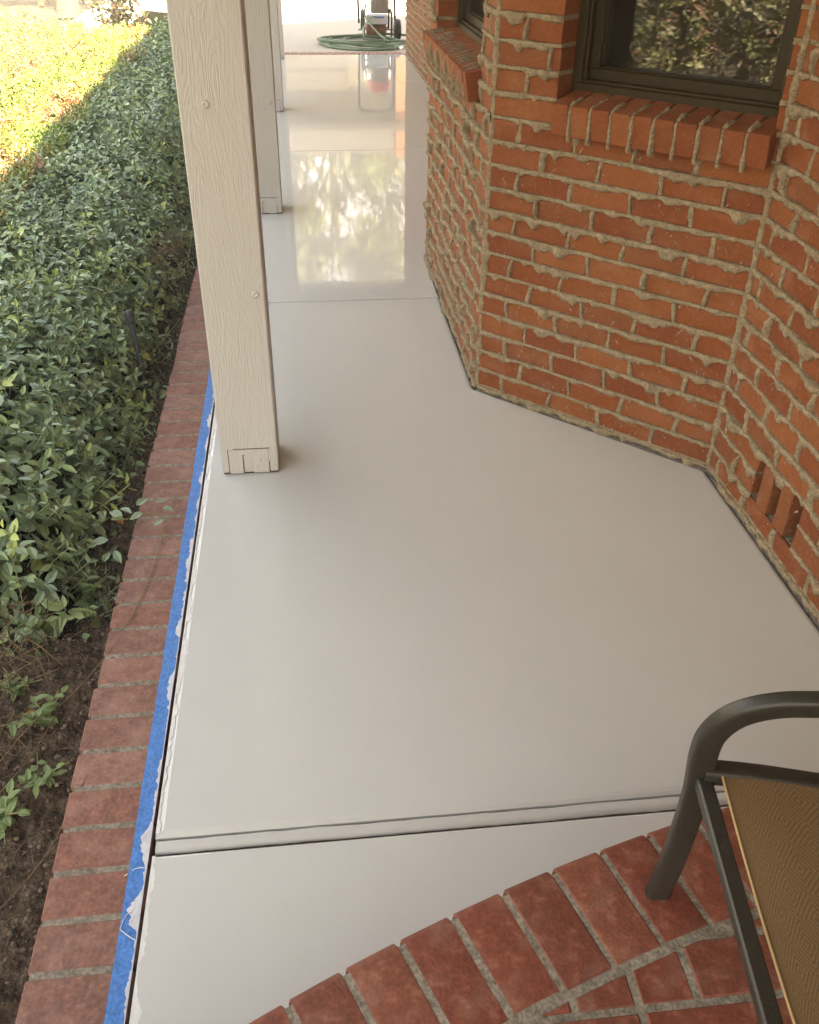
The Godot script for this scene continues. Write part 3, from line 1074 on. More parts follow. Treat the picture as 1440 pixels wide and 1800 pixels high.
	fa.box(Transform3D(Basis.IDENTITY, Vector3(-1.012, 2.465, -4.2)), Vector3(0.022, 0.15, 16.5), 0.003)
	obj("fascia", fa.mesh(M.trim), house)
	var sf := MB.new()
	sf.box(Transform3D(Basis(Vector3(0, 0, 1), atan(0.65)), Vector3(-0.66, 2.627, -4.2)), Vector3(0.79, 0.014, 16.4), 0.0)
	obj("soffit", sf.mesh(M.trim), house)
	var x := -0.045
	while x < 1.3:
		var cb := MB.new()
		cb.box(Transform3D(Basis.IDENTITY, Vector3(x + 0.068, 2.955, -4.2)), Vector3(0.134, 0.02, 16.4), 0.004)
		obj("ceiling_board", cb.mesh(M.ceiling), house)
		x += 0.1375
	var bm := MB.new()
	bm.box(Transform3D(Basis.IDENTITY, Vector3(-0.185, 2.855, -4.0)), Vector3(0.27, 0.21, 15.9), 0.006)
	obj("beam", bm.mesh(M.trim), house)
	var hd := MB.new()
	hd.box(Transform3D(Basis.IDENTITY, Vector3(0.638, 2.85, -11.83)), Vector3(1.376, 0.20, 0.24), 0.006)
	obj("header", hd.mesh(M.trim), house)
	# rooms behind the windows
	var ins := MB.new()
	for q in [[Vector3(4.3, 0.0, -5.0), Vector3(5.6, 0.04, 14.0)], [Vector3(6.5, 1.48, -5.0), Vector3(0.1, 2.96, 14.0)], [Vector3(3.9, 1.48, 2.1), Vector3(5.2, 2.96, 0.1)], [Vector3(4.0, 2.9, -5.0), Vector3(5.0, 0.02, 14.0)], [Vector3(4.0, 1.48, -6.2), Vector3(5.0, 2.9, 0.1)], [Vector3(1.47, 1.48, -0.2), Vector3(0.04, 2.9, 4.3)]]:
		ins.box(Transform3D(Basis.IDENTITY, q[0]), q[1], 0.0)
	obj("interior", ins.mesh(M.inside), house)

# ---------------------------------------------------------------- posts
func build_posts() -> void:
	var zs := [-2.607, -5.575, -8.66, -11.74]
	var labels := ["nearest white rough-sawn wooden porch post with a steel bracket at its foot", "second white wooden porch post from the camera, beside the joint of the slabs", "third white wooden porch post from the camera", "farthest white wooden porch post, near the coiled hose"]
	var wd := 0.184
	for i in 4:
		var t := thing("porch_post", labels[i], "post", Vector3(-0.2185, 0, zs[i] - wd * 0.5), "white posts along the porch")
		var b := MB.new()
		b.box(Transform3D(Basis.IDENTITY, Vector3(0, 1.3775, 0)), Vector3(wd, 2.745, wd), 0.004)
		var sh := obj("shaft", b.mesh(post_mat(i)), t)
		sh.name = "shaft"
		# painted steel bracket let into the foot: plate with a notch
		var p := MB.new()
		var f := wd * 0.5 + 0.0005
		p.box(Transform3D(Basis.IDENTITY, Vector3(-0.045, 0.048, f)), Vector3(0.044, 0.088, 0.0026), 0.0008)
		p.box(Transform3D(Basis.IDENTITY, Vector3(0.036, 0.048, f)), Vector3(0.050, 0.088, 0.0026), 0.0008)
		p.box(Transform3D(Basis.IDENTITY, Vector3(-0.003, 0.083, f)), Vector3(0.128, 0.018, 0.0024), 0.0008)
		var br := obj("bracket", p.mesh(M.post_metal), t)
		for q in [Vector2(-0.045, 0.05), Vector2(0.034, 0.05), Vector2(0.02, 0.083), Vector2(-0.038, 0.02)]:
			var nl := MB.new()
			nl.lathe(Vector3(q.x, q.y, f + 0.001), Vector3(0, 0, 1), [[0.004, 0.0], [0.004, 0.0012], [0.002, 0.002], [0.0, 0.0022]], 10)
			obj("nail_head", nl.mesh(M.post_metal), br)
		# dark slots cut round the bracket
		var c := MB.new()
		c.box(Transform3D(Basis.IDENTITY, Vector3(0.008, 0.0955, f - 0.001)), Vector3(0.118, 0.0024, 0.003), 0.0)
		c.box(Transform3D(Basis.IDENTITY, Vector3(-0.0690, 0.052, f - 0.001)), Vector3(0.0022, 0.088, 0.003), 0.0)
		c.box(Transform3D(Basis.IDENTITY, Vector3(0.0630, 0.024, f - 0.001)), Vector3(0.0022, 0.044, 0.003), 0.0)
		c.box(Transform3D(Basis.IDENTITY, Vector3(-0.0215, 0.036, f - 0.001)), Vector3(0.0024, 0.07, 0.003), 0.0)
		c.box(Transform3D(Basis(Vector3(0, 0, 1), -0.7), Vector3(-0.0165, 0.0755, f - 0.001)), Vector3(0.0024, 0.018, 0.003), 0.0)
		obj("bracket_slot", c.mesh(M.cavity), t)
		var bs := MB.new()
		bs.box(Transform3D(Basis.IDENTITY, Vector3(0, 0.0035, 0)), Vector3(wd - 0.006, 0.005, wd - 0.006), 0.0)
		obj("foot_gap", bs.mesh(M.cavity), t)
		for q in [Vector2(-0.022, 1.139), Vector2(0.064, 0.619)]:
			var nl := MB.new()
			nl.lathe(Vector3(q.x, q.y, wd * 0.5 - 0.001), Vector3(0, 0, 1), [[0.0105, 0.0], [0.0105, 0.004], [0.008, 0.006], [0.0045, 0.0055], [0.003, 0.0035], [0.0, 0.0035]], 14)
			obj("bolt_head", nl.mesh(M.post_metal), t)

func post_mat(i: int) -> StandardMaterial3D:
	var m: StandardMaterial3D = M.post.duplicate()
	m.uv1_offset = Vector3(0.13 * i, 0.27 * i, 0.41 * i)
	return m

# ---------------------------------------------------------------- plants
# one pointed oval leaf along +z, length l, half folded along its midrib
func leaf(q: MB, t: Transform3D, l: float, w: float, fold: float, curl: float) -> void:
	var ts := [0.0, 0.18, 0.45, 0.75, 1.0]
	var ws := [0.03, 0.72, 1.0, 0.62, 0.0]
	for sd in [-1.0, 1.0]:
		var rows := []
		for i in 5:
			var z: float = ts[i] * l
			var y: float = -curl * l * ts[i] * ts[i]
			var hw: float = ws[i] * w * 0.5
			rows.append([t * Vector3(0, y, z), t * Vector3(sd * hw * 0.6, y + hw * fold * 0.75, z), t * Vector3(sd * hw, y + hw * fold * 0.85, z)])
		if sd < 0.0:
			for r in rows:
				r.reverse()
		q.grid(rows)

func sprig_mesh(pairs: int, l: float, spread: float, m: Material, stem_m := true) -> ArrayMesh:
	var q := MB.new()
	var ht := l * 0.55 * pairs
	var y := 0.0
	var az := rnd(0, TAU)
	for i in pairs:
		y = ht * (i + 0.5) / pairs
		var sc := l * lerpf(1.1, 0.6, float(i) / maxf(1.0, pairs - 1)) * rnd(0.85, 1.15)
		for s in 2:
			var a := az + PI * s + rnd(-0.3, 0.3)
			var tilt := lerpf(spread, 0.85, float(i) / pairs) + rnd(-0.25, 0.25)
			var b := Basis(Vector3.UP, a) * Basis(Vector3.RIGHT, -tilt) * Basis(Vector3.BACK, rnd(-0.4, 0.4))
			leaf(q, Transform3D(b, Vector3(rnd(-0.1, 0.1) * l, y, rnd(-0.1, 0.1) * l) + b * Vector3(0, 0, l * 0.12)), sc, sc * rnd(0.46, 0.58), rnd(0.2, 0.55), rnd(0.05, 0.3))
		az += PI * 0.5 + rnd(-0.3, 0.3)
	if stem_m:
		q.tube([Vector3(0, -l * 0.6, 0), Vector3(rnd(-0.1, 0.1) * l, ht * 0.4, 0), Vector3(0, ht, 0)], [l * 0.035, l * 0.03, l * 0.015], 4, Vector2.ONE, Vector3.RIGHT, false)
	return q.mesh(m)

func scatter(called: String, parent: Node, mesh: Mesh, xf: Array, cols: Array) -> void:
	var mm := MultiMesh.new()
	mm.transform_format = MultiMesh.TRANSFORM_3D
	mm.use_colors = true
	mm.mesh = mesh
	mm.instance_count = xf.size()
	for i in xf.size():
		mm.set_instance_transform(i, xf[i])
		mm.set_instance_color(i, cols[i])
	var o := MultiMeshInstance3D.new()
	o.name = called
	o.multimesh = mm
	parent.add_child(o, true)
	o.set_meta("kind", "stuff")

func hedge_top(x: float, z: float) -> float:
	var ex := -0.655 + noise(z * 3.0, 31.0) * 0.07
	var ez := -1.92 + noise(x * 3.0, 77.0) * 0.1
	var d := minf(ex - x, (ez - z) * 1.0 + 0.0)
	if d < 0.0:
		return -9.0
	return -0.09 + 0.40 * (1.0 - exp(-d / 0.15)) + noise(x * 2.4, z * 2.4, 3.0) * 0.07

func aligned(nrm: Vector3, spin: float, s: float) -> Basis:
	var sd := nrm.cross(Vector3(0.3, 0.1, 1.0)).normalized()
	var b := Basis(sd, nrm, sd.cross(nrm)) * Basis(Vector3.UP, spin)
	return b.scaled(Vector3.ONE * s)

func build_hedge() -> void:
	var hd := thing("jasmine_hedge", "low dark green leafy hedge in shade beside the brick border", "hedge", Vector3(-1.2, -0.1, -4.0))
	var off := -hd.position
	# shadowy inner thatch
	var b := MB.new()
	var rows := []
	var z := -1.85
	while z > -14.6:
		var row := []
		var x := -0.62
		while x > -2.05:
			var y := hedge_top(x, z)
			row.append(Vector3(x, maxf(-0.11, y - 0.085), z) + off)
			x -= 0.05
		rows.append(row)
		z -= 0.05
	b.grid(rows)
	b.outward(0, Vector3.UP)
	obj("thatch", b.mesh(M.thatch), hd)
	var meshes := []
	for i in 6:
		meshes.append(sprig_mesh([3, 2, 3, 4, 2, 3][i], 0.050, rnd(-0.15, 0.3), M.leaf))
	var xf := [[], [], [], [], [], []]
	var cl := [[], [], [], [], [], []]
	var pal := [Color(0.098, 0.138, 0.066), Color(0.118, 0.160, 0.070), Color(0.082, 0.118, 0.064), Color(0.130, 0.175, 0.074), Color(0.105, 0.145, 0.080)]
	z = -1.8
	while z > -14.5:
		var dens := 1050.0 if z > -4.0 else (760.0 if z > -7.0 else 560.0)
		var cnt := int(dens * 0.05 * 1.02)
		for i in cnt:
			var x := rnd(-1.62, -0.6)
			if x < -1.52 + noise(z * 1.7, 12.0) * 0.16:
				continue
			var zz := z - rng.randf() * 0.05
			var y := hedge_top(x, zz)
			if y < -1.0:
				continue
			var gx := (hedge_top(x + 0.02, zz) - hedge_top(x - 0.02, zz)) / 0.04
			var gz := (hedge_top(x, zz + 0.02) - hedge_top(x, zz - 0.02)) / 0.04
			gx = clampf(gx, -2.5, 2.5)
			gz = clampf(gz, -2.5, 2.5)
			var nrm := Vector3(-gx + rnd(-0.5, 0.5), 1.15, -gz + rnd(-0.5, 0.5)).normalized()
			var k := rng.randi() % 6
			var sc := rnd(0.75, 1.25) * (1.0 if z > -5.0 else 1.12)
			var dp := rnd(-0.10, 0.015)
			xf[k].append(Transform3D(aligned(nrm, rnd(0, TAU), sc), Vector3(x, y + dp - 0.03, zz) + off))
			var c: Color = pal[rng.randi() % 5]
			var f := rnd(1.3, 2.2)
			if rng.randf() < 0.07:
				c = Color(0.20, 0.24, 0.07)
			cl[k].append(Color(c.r * f, c.g * f, c.b * f))
		z -= 0.05
	for k in 6:
		scatter("foliage", hd, meshes[k], xf[k], cl[k])
	# the leaves nearest the camera, one by one
	var lms := []
	for i in 6:
		var q := MB.new()
		leaf(q, Transform3D.IDENTITY, 0.054, 0.054 * rnd(0.48, 0.6), rnd(0.15, 0.5), rnd(0.08, 0.32))
		lms.append(q)
	var made := 0
	var tries := 0
	while made < 270 and tries < 20000:
		tries += 1
		var x := rnd(-1.05, -0.62)
		var zz := rnd(-3.3, -1.85)
		var y := hedge_top(x, zz)
		if y < -1.0:
			continue
		var i := rng.randi() % 6
		var mi := rng.randi() % 4
		var key := "leaf%d_%d" % [i, mi]
		if not mesh_cache.has(key):
			mesh_cache[key] = lms[i].mesh(M.leaf_part[mi])
		var o := obj("leaf", mesh_cache[key], hd)
		var gx := clampf((hedge_top(x + 0.02, zz) - hedge_top(x - 0.02, zz)) / 0.04, -2.0, 2.0)
		var nrm := Vector3(-gx + rnd(-0.5, 0.5), 1.2, rnd(-0.2, 0.7)).normalized()
		o.transform = Transform3D(aligned(nrm, rnd(0, TAU), rnd(0.75, 1.2)), Vector3(x, y + rnd(-0.015, 0.03), zz) + off)
		made += 1
	# runners reaching over the soil and the bricks
	for r in [[[-0.72, 0.20, -3.55], [-0.66, 0.24, -3.7], [-0.60, 0.23, -3.95], [-0.555, 0.17, -4.25], [-0.56, 0.20, -4.7]], [[-0.70, 0.12, -3.0], [-0.64, 0.10, -3.3], [-0.585, 0.06, -3.7], [-0.57, 0.03, -3.9]], [[-0.75, 0.1, -2.35], [-0.66, 0.06, -2.38], [-0.60, 0.03, -2.33], [-0.52, 0.03, -2.36], [-0.47, 0.015, -2.34]], [[-0.47, 0.018, -2.34], [-0.475, 0.004, -2.2], [-0.49, 0.0, -2.05], [-0.515, 0.0, -1.9], [-0.545, -0.01, -1.86]], [[-0.85, 0.16, -2.1], [-0.80, 0.10, -1.98], [-0.79, 0.0, -1.92], [-0.80, -0.06, -1.86]], [[-0.74, 0.06, -2.15], [-0.71, -0.01, -2.05], [-0.70, -0.06, -1.98]], [[-0.72, 0.08, -2.2], [-0.67, 0.02, -2.1], [-0.655, -0.05, -2.05]], [[-0.78, 0.22, -2.75], [-0.80, 0.26, -2.62], [-0.79, 0.22, -2.5], [-0.78, 0.14, -2.44]]]:
		var pts := []
		for p in r:
			pts.append(Vector3(p[0], p[1], p[2]) + off)
		var q := MB.new()
		q.tube(smooth_path(pts, 5), [0.0013], 5)
		obj("runner", q.mesh(M.runner), hd)
	# leaves on the shoot that lies over the bricks
	for p in [[-0.655, 0.05, -2.35, 0.3, 1.0], [-0.635, 0.055, -2.40, 2.6, 1.0], [-0.60, 0.05, -2.36, 0.9, 0.95], [-0.585, 0.055, -2.31, 4.2, 0.9], [-0.555, 0.045, -2.38, 2.4, 0.85], [-0.53, 0.05, -2.33, 5.2, 0.8], [-0.50, 0.045, -2.39, 2.1, 0.75], [-0.475, 0.04, -2.37, 1.2, 0.7], [-0.47, 0.03, -2.32, 5.5, 0.7], [-0.62, 0.02, -2.24, 4.8, 1.0], [-0.60, 0.01, -2.20, 0.5, 0.9], [-0.625, 0.0, -2.16, 2.9, 0.85]]:
		var i := rng.randi() % 6
		var key := "leaf%d_%d" % [i, 0]
		if not mesh_cache.has(key):
			mesh_cache[key] = lms[i].mesh(M.leaf_part[0])
		var o := obj("leaf", mesh_cache[key], hd)
		o.transform = Transform3D(Basis(Vector3.UP, p[3]).rotated(Vector3.RIGHT, rnd(-0.4, 0.4)).scaled(Vector3.ONE * p[4]), Vector3(p[0], p[1], p[2]) + off)
	# a tangle of dry stems showing through the hedge
	var dq := MB.new()
	for i in 46:
		var c := Vector3(-0.66, 0.16, -4.35) + Vector3(rnd(-0.07, 0.07), rnd(-0.03, 0.05), rnd(-0.15, 0.15))
		var d := Vector3(rnd(-1, 1), rnd(-0.5, 0.8), rnd(-1, 1)).normalized() * rnd(0.03, 0.09)
		dq.tube([c - d + off, c + Vector3(rnd(-0.01, 0.01), rnd(0, 0.012), 0) + off, c + d + off], [0.0016, 0.002, 0.0012], 4)
	for i in 130:
		var c := Vector3(rnd(-0.88, -0.70), rnd(-0.05, 0.07), rnd(-2.1, -1.45))
		var d := Vector3(rnd(-1, 1), rnd(-0.5, 0.8), rnd(-1, 1)).normalized() * rnd(0.03, 0.09)
		dq.tube([c - d + off, c + Vector3(rnd(-0.01, 0.01), rnd(0, 0.012), 0) + off, c + d + off], [0.0012, 0.0016, 0.001], 4)
	var dt := obj("dry_stems", dq.mesh(M.twig), hd)
	dt.set_meta("kind", "stuff")

func smooth_path(pts: Array, sub: int) -> Array:
	var cu := Curve3D.new()
	for i in pts.size():
		var t: Vector3 = (pts[mini(i + 1, pts.size() - 1)] - pts[maxi(i - 1, 0)]) / 6.0
		cu.add_point(pts[i], -t, t)
	var res := []
	for i in pts.size() - 1:
		for k in sub:
			res.append(cu.sample(i, float(k) / sub))
	res.append(pts[pts.size() - 1])
	return res

func build_far_garden() -> void:
	# sunlit ground cover beyond the shade of the roof
	var bd := thing("flower_bed", "sunlit yellow-green flower bed beyond the shaded hedge", "flower bed", Vector3(-3.0, -0.1, -8.0))
	var off := -bd.position
	var b := MB.new()
	var rows := []
	var z := -2.2
	while z > -12.9:
		var row := []
		var x := -1.85
		while x > -7.0:
			row.append(Vector3(x, -0.05 + bed_top(x, z) * 0.75, z) + off)
			x -= 0.1
		rows.append(row)
		z -= 0.1
	b.grid(rows)
	b.outward(0, Vector3.UP)
	obj("thatch", b.mesh(M.thatch), bd)
	var meshes := []
	for i in 4:
		meshes.append(sprig_mesh([4, 7, 5, 9][i], [0.028, 0.02, 0.024, 0.017][i], rnd(0.4, 1.0), M.leaf))
	var xf := [[], [], [], []]
	var cl := [[], [], [], []]
	for i in 34000:
		var x := -1.42 - 4.9 * pow(rng.randf(), 1.5)
		var zz := -2.6 - 10.4 * rng.randf()
		if zz < -12.0 + noise(x * 2.0, 55.0) * 0.8 and x > -3.1:
			continue
		# only what the frame or a step aside can show
		if x < 0.42 * zz - 1.2:
			continue
		var k := rng.randi() % 4
		var y := bed_top(x, zz)
		xf[k].append(Transform3D(aligned(Vector3(rnd(-0.5, 0.5), 1, rnd(-0.5, 0.5)).normalized(), rnd(0, TAU), rnd(0.8, 1.7)), Vector3(x, -0.05 + y + rnd(-0.08, 0.03), zz) + off))
		var m := noise(x * 1.6, zz * 1.6, 9.0) + rnd(-0.25, 0.25)
		var c := Color(0.25, 0.27, 0.05)
		if m > 0.22:
			c = Color(0.30, 0.16, 0.06)
		elif m > 0.1:
			c = Color(0.36, 0.29, 0.09)
		elif m < -0.25:
			c = Color(0.19, 0.27, 0.045)
		var f := rnd(0.75, 1.3)
		cl[k].append(Color(c.r * f, c.g * f, c.b * f))
	for k in 4:
		scatter("foliage", bd, meshes[k], xf[k], cl[k])
	# upright flowering stalks along the back of the bed
	for i in 16:
		var x := -3.4 - i * 0.115 + rnd(-0.06, 0.06)
		var zz := -12.7 + rnd(-0.5, 0.5)
		var h := rnd(0.22, 0.42)
		var base := Vector3(x, -0.05 + bed_top(x, zz) - 0.03, zz) + off
		var lean := Vector3(rnd(-0.08, 0.02), 0, rnd(-0.05, 0.05))
		var q := MB.new()
		q.tube([base, base + Vector3.UP * h * 0.5 + lean * 0.4, base + Vector3.UP * h + lean], [0.006, 0.005, 0.003], 5)
		for j in 7:
			leaf(q, Transform3D(Basis(Vector3.UP, rnd(0, TAU)).rotated(Vector3.RIGHT, rnd(-0.6, 0.2)), base + Vector3.UP * h * (0.2 + 0.1 * j) + lean * (0.2 + 0.1 * j)), 0.045, 0.016, 0.3, 0.1)
		var s := obj("flower_stalk", q.mesh(M.weed), bd)
		var fq := MB.new()
		fq.lathe(base + Vector3.UP * (h - 0.01) + lean, Vector3.UP, [[0.004, 0.0], [0.018, 0.012], [0.022, 0.028], [0.014, 0.042], [0.0, 0.048]], 7)
		obj("blossom", fq.mesh(M.petal if i % 3 != 1 else M.hose_end), s)
	# twiggy shrub at the end of the hedge
	var sh := thing("twiggy_shrub", "sparse twiggy shrub against the bright driveway at the hedge end", "shrub", Vector3(-2.05, -0.1, -12.3))
	var tq := MB.new()
	var lx := []
	var lc := []
	for i in 26:
		var a := rnd(0, TAU)
		var tip := Vector3(cos(a) * rnd(0.1, 0.42), rnd(0.4, 0.85), sin(a) * rnd(0.1, 0.35))
		var pts := smooth_path([Vector3(tip.x * 0.1, 0, tip.z * 0.1), Vector3(tip.x * 0.35, tip.y * 0.5, tip.z * 0.4), tip], 4)
		tq.tube(pts, [0.006, 0.006, 0.005, 0.005, 0.004, 0.004, 0.003, 0.003, 0.002], 4)
		for j in 14:
			var t := rnd(0.25, 1.0)
			lx.append(Transform3D(aligned(Vector3(rnd(-1, 1), rnd(0.2, 1), rnd(-1, 1)).normalized(), rnd(0, TAU), rnd(0.8, 1.4)), pts[int(t * 8)] + Vector3(rnd(-0.05, 0.05), rnd(-0.03, 0.04), rnd(-0.05, 0.05))))
			lc.append(Color(0.07, 0.045, 0.02) if rng.randf() < 0.5 else Color(0.06, 0.065, 0.02))
	obj("stems", tq.mesh(M.twig), sh)
	scatter("foliage", sh, sprig_mesh(1, 0.055, 0.2, M.leaf, false), lx, lc)

func bed_top(x: float, z: float) -> float:
	return 0.30 + 0.03 * clampf(-1.9 - x, 0.0, 1.5) + noise(x * 1.3, z * 1.3, 30.0) * 0.12

func tree(called: String, label: String, at: Vector3, h: float, crown_y: float, rx: float, ry: float, tr: float, n: int, lsize: float, cols: Array, group: String) -> void:
	var t := thing(called, label, "tree", at, group)
	var q := MB.new()
	var pts := []
	var rad := []
	for i in 9:
		var f := i / 8.0
		pts.append(Vector3(noise(f * 1.5, at.x) * 0.25 * f, f * h * 0.8, noise(f * 1.5, at.z, 5.0) * 0.25 * f))
		rad.append(tr * (1.0 - 0.75 * f) * (1.0 + 0.9 * exp(-f * 22.0)))
	q.tube(pts, rad, 12, Vector2.ONE, Vector3.RIGHT)
	for i in 11:
		var a := rnd(0, TAU)
		var b0: Vector3 = pts[4 + i % 4]
		var e := Vector3(cos(a) * rx * 0.75, crown_y + rnd(-0.6, 0.6) * ry, sin(a) * rx * 0.75)
		q.tube(smooth_path([b0, b0.lerp(e, 0.5) + Vector3.UP * 0.25, e], 3), [tr * 0.35, tr * 0.3, tr * 0.26, tr * 0.22, tr * 0.18, tr * 0.12, tr * 0.06], 6)
	obj("trunk", q.mesh(M.bark), t)
	# clumps of leaves spread through the crown
	var cl := []
	for i in 34:
		var d := Vector3(rnd(-1, 1), rnd(-1, 1), rnd(-1, 1))
		if d.length() > 1.0:
			d = d.normalized() * rnd(0.6, 1.0)
		cl.append(Vector3(d.x * rx, crown_y + d.y * ry, d.z * rx))
	var xf := []
	var cc := []
	for i in n:
		var c: Vector3 = cl[rng.randi() % cl.size()]
		var s := rx * 0.34
		var p := c + Vector3(rng.randfn(0, 0.5) * s, rng.randfn(0, 0.4) * s, rng.randfn(0, 0.5) * s)
		xf.append(Transform3D(aligned(Vector3(rnd(-1, 1), rnd(-0.2, 1.4), rnd(-1, 1)).normalized(), rnd(0, TAU), rnd(0.7, 1.3)), p))
		var k: Color = cols[rng.randi() % cols.size()]
		cc.append(k)
	scatter("crown", t, sprig_mesh(3, lsize, 0.3, M.leaf, false), xf, cc)

func build_background() -> void:
	var green := [Color(0.14, 0.17, 0.045), Color(0.19, 0.21, 0.055), Color(0.09, 0.12, 0.035), Color(0.25, 0.25, 0.07)]
	# tree whose trunk shows at the back of the flower bed
	tree("garden_tree", "pale tree trunk with flared foot behind the sunlit flower bed", Vector3(-3.62, -0.12, -17.3), 5.2, 4.6, 1.9, 1.1, 0.115, 1500, 0.09, green, "")
	# garden bench in its shade
	var bn := thing("wooden_bench", "brown wooden garden bench in the shade behind the pale tree", "bench", Vector3(-5.2, -0.14, -19.4))
	var wood: Material = M.bench
	for s in [-0.75, 0.75]:
		for sl in [-0.28, 0.28]:
			var q := MB.new()
			q.box(Transform3D(Basis(Vector3(1, 0, 0), -sl * 1.4), Vector3(s, 0.27, sl * 0.7)), Vector3(0.09, 0.58, 0.09), 0.006)
			obj("leg", q.mesh(wood), bn)
		var r := MB.new()
		r.box(Transform3D(Basis.IDENTITY, Vector3(s, 0.30, 0)), Vector3(0.06, 0.09, 0.5), 0.006)
		obj("brace", r.mesh(wood), bn)
	for j in 4:
		var q := MB.new()
		q.box(Transform3D(Basis.IDENTITY, Vector3(0, 0.58, -0.21 + 0.14 * j)), Vector3(1.9, 0.045, 0.125), 0.005)
		obj("plank", q.mesh(wood), bn)
	for s in [-1.0, 1.0]:
		var q := MB.new()
		q.box(Transform3D(Basis(Vector3(0, 0, 1), s * 0.85), Vector3(s * 0.42, 0.36, 0)), Vector3(0.62, 0.07, 0.05), 0.005)
		obj("strut", q.mesh(wood), bn)
	# tall shrub across from the bay window, mirrored in its glass
	var sb := thing("red_tipped_shrub", "tall sunlit shrub with red-tipped leaves mirrored in the bay window", "shrub", Vector3(-3.4, -0.14, -1.2))
	var xf := [[], []]
	var cl := [[], []]
	for i in 11000:
		var u := rnd(-1, 1)
		var v := pow(rng.randf(), 0.8)
		var zz := u * 3.4
		var y := 0.72 + v * 1.9
		if i % 14 == 0:
			y = rnd(0.25, 0.75)
		var bulge := 0.75 * sqrt(maxf(0.0, 1.0 - pow(v, 3.0))) * (1.0 + 0.35 * noise(zz * 1.2, y * 1.2))
		var a := rnd(-1.9, 1.9)
		var dep := rnd(0.8, 1.03)
		var p := Vector3(cos(a) * bulge * dep, y, zz + sin(a) * 0.2)
		var k := rng.randi() % 2
		xf[k].append(Transform3D(aligned(Vector3(cos(a) + rnd(-0.4, 0.4), rnd(0.1, 1.1), sin(a) * 0.4 + rnd(-0.4, 0.4)).normalized(), rnd(0, TAU), rnd(0.8, 1.3)), p))
		var c := Color(0.30, 0.31, 0.12)
		var r := rng.randf()
		if r < 0.3 * v + 0.08:
			c = Color(0.34, 0.20, 0.11)
		elif r < 0.5:
			c = Color(0.45, 0.42, 0.20)
		var f := rnd(0.7, 1.3)
		cl[k].append(Color(c.r * f, c.g * f, c.b * f))
	for k in 2:
		scatter("foliage", sb, sprig_mesh(3, 0.05, 0.25, M.leaf), xf[k], cl[k])
	var tk := MB.new()
	for i in 7:
		var zz := -3.0 + i * 1.0
		tk.tube([Vector3(0, 0, zz), Vector3(rnd(-0.1, 0.1), 0.9, zz + rnd(-0.1, 0.1)), Vector3(rnd(-0.2, 0.2), 2.0, zz + rnd(-0.3, 0.3))], [0.03, 0.022, 0.008], 7)
	obj("stems", tk.mesh(M.twig), sb)
	# trees and a low house beyond the driveway, mirrored in the wet floor
	var spots := [[-6.5, -31.0, 9.5, "leafy tree mirrored beside the posts, beyond the driveway"], [-2.0, -33.0, 12.0, "leafy tree mirrored at the left of the wet floor"], [1.2, -33.5, 13.0, "leafy tree mirrored in the middle of the wet floor"], [4.2, -33.0, 12.5, "leafy tree mirrored at the right of the wet floor"], [8.5, -32.0, 11.0, "leafy tree beyond the driveway behind the house end"]]
	for a in spots:
		tree("street_tree", a[3], Vector3(a[0], -0.1, a[1]), a[2], a[2] * 0.60, 2.7, a[2] * 0.40, 0.24, 5200, 0.15, green, "trees beyond the driveway")
	var hs := thing("garage_house", "low brown timber house mirrored in the far floor", "house", Vector3(1.5, -0.1, -28.2))
	var wq := MB.new()
	wq.box(Transform3D(Basis.IDENTITY, Vector3(0, 1.75, 0)), Vector3(13, 3.5, 6), 0.02)
	obj("wall", wq.mesh(M.stucco), hs)
	var rq := MB.new()
	for s in [-1.0, 1.0]:
		rq.box(Transform3D(Basis(Vector3(1, 0, 0), s * 0.35), Vector3(0, 4.1, s * 1.75)), Vector3(13.8, 0.15, 4.0), 0.0)
	obj("roof", rq.mesh(M.roof), hs)
	for k in 5:
		var q := MB.new()
		q.box(Transform3D(Basis.IDENTITY, Vector3(-1.3, 0.35 + k * 0.52, 3.02)), Vector3(2.2, 0.49, 0.06), 0.01)
		obj("door_panel", q.mesh(M.garage), hs)
	for wx in [-3.6, 0.55]:
		var wn := MB.new()
		wn.box(Transform3D(Basis.IDENTITY, Vector3(wx, 1.7, 3.02)), Vector3(0.7, 1.3, 0.08), 0.01)
		var wo := obj("window", wn.mesh(M.white_metal), hs)
		var pn := MB.new()
		pn.box(Transform3D(Basis.IDENTITY, Vector3(wx, 1.7, 3.05)), Vector3(0.55, 1.15, 0.06), 0.0)
		obj("pane", pn.mesh(M.black), wo)
	var ch := MB.new()
	ch.box(Transform3D(Basis.IDENTITY, Vector3(1.25, 2.1, 3.2)), Vector3(0.55, 4.2, 0.4), 0.01)
	obj("chimney", ch.mesh(M.brick[2]), hs)
	# porch ceiling lamp, mirrored in the floor
	var lp := thing("porch_lamp", "unlit ceiling lamp mirrored as a dim shape in the floor", "lamp", Vector3(0.80, 2.945, -9.9))
	var l1 := MB.new()
	l1.box(Transform3D(Basis.IDENTITY, Vector3(0, -0.02, 0)), Vector3(0.30, 0.04, 0.30), 0.006)
	obj("base", l1.mesh(M.black), lp)
	var l2 := MB.new()
	l2.lathe(Vector3(0, -0.04, 0), Vector3.DOWN, [[0.12, 0.0], [0.125, 0.05], [0.11, 0.13], [0.06, 0.17], [0.0, 0.18]], 18)
	obj("shade", l2.mesh(M.lamp_glass), lp)

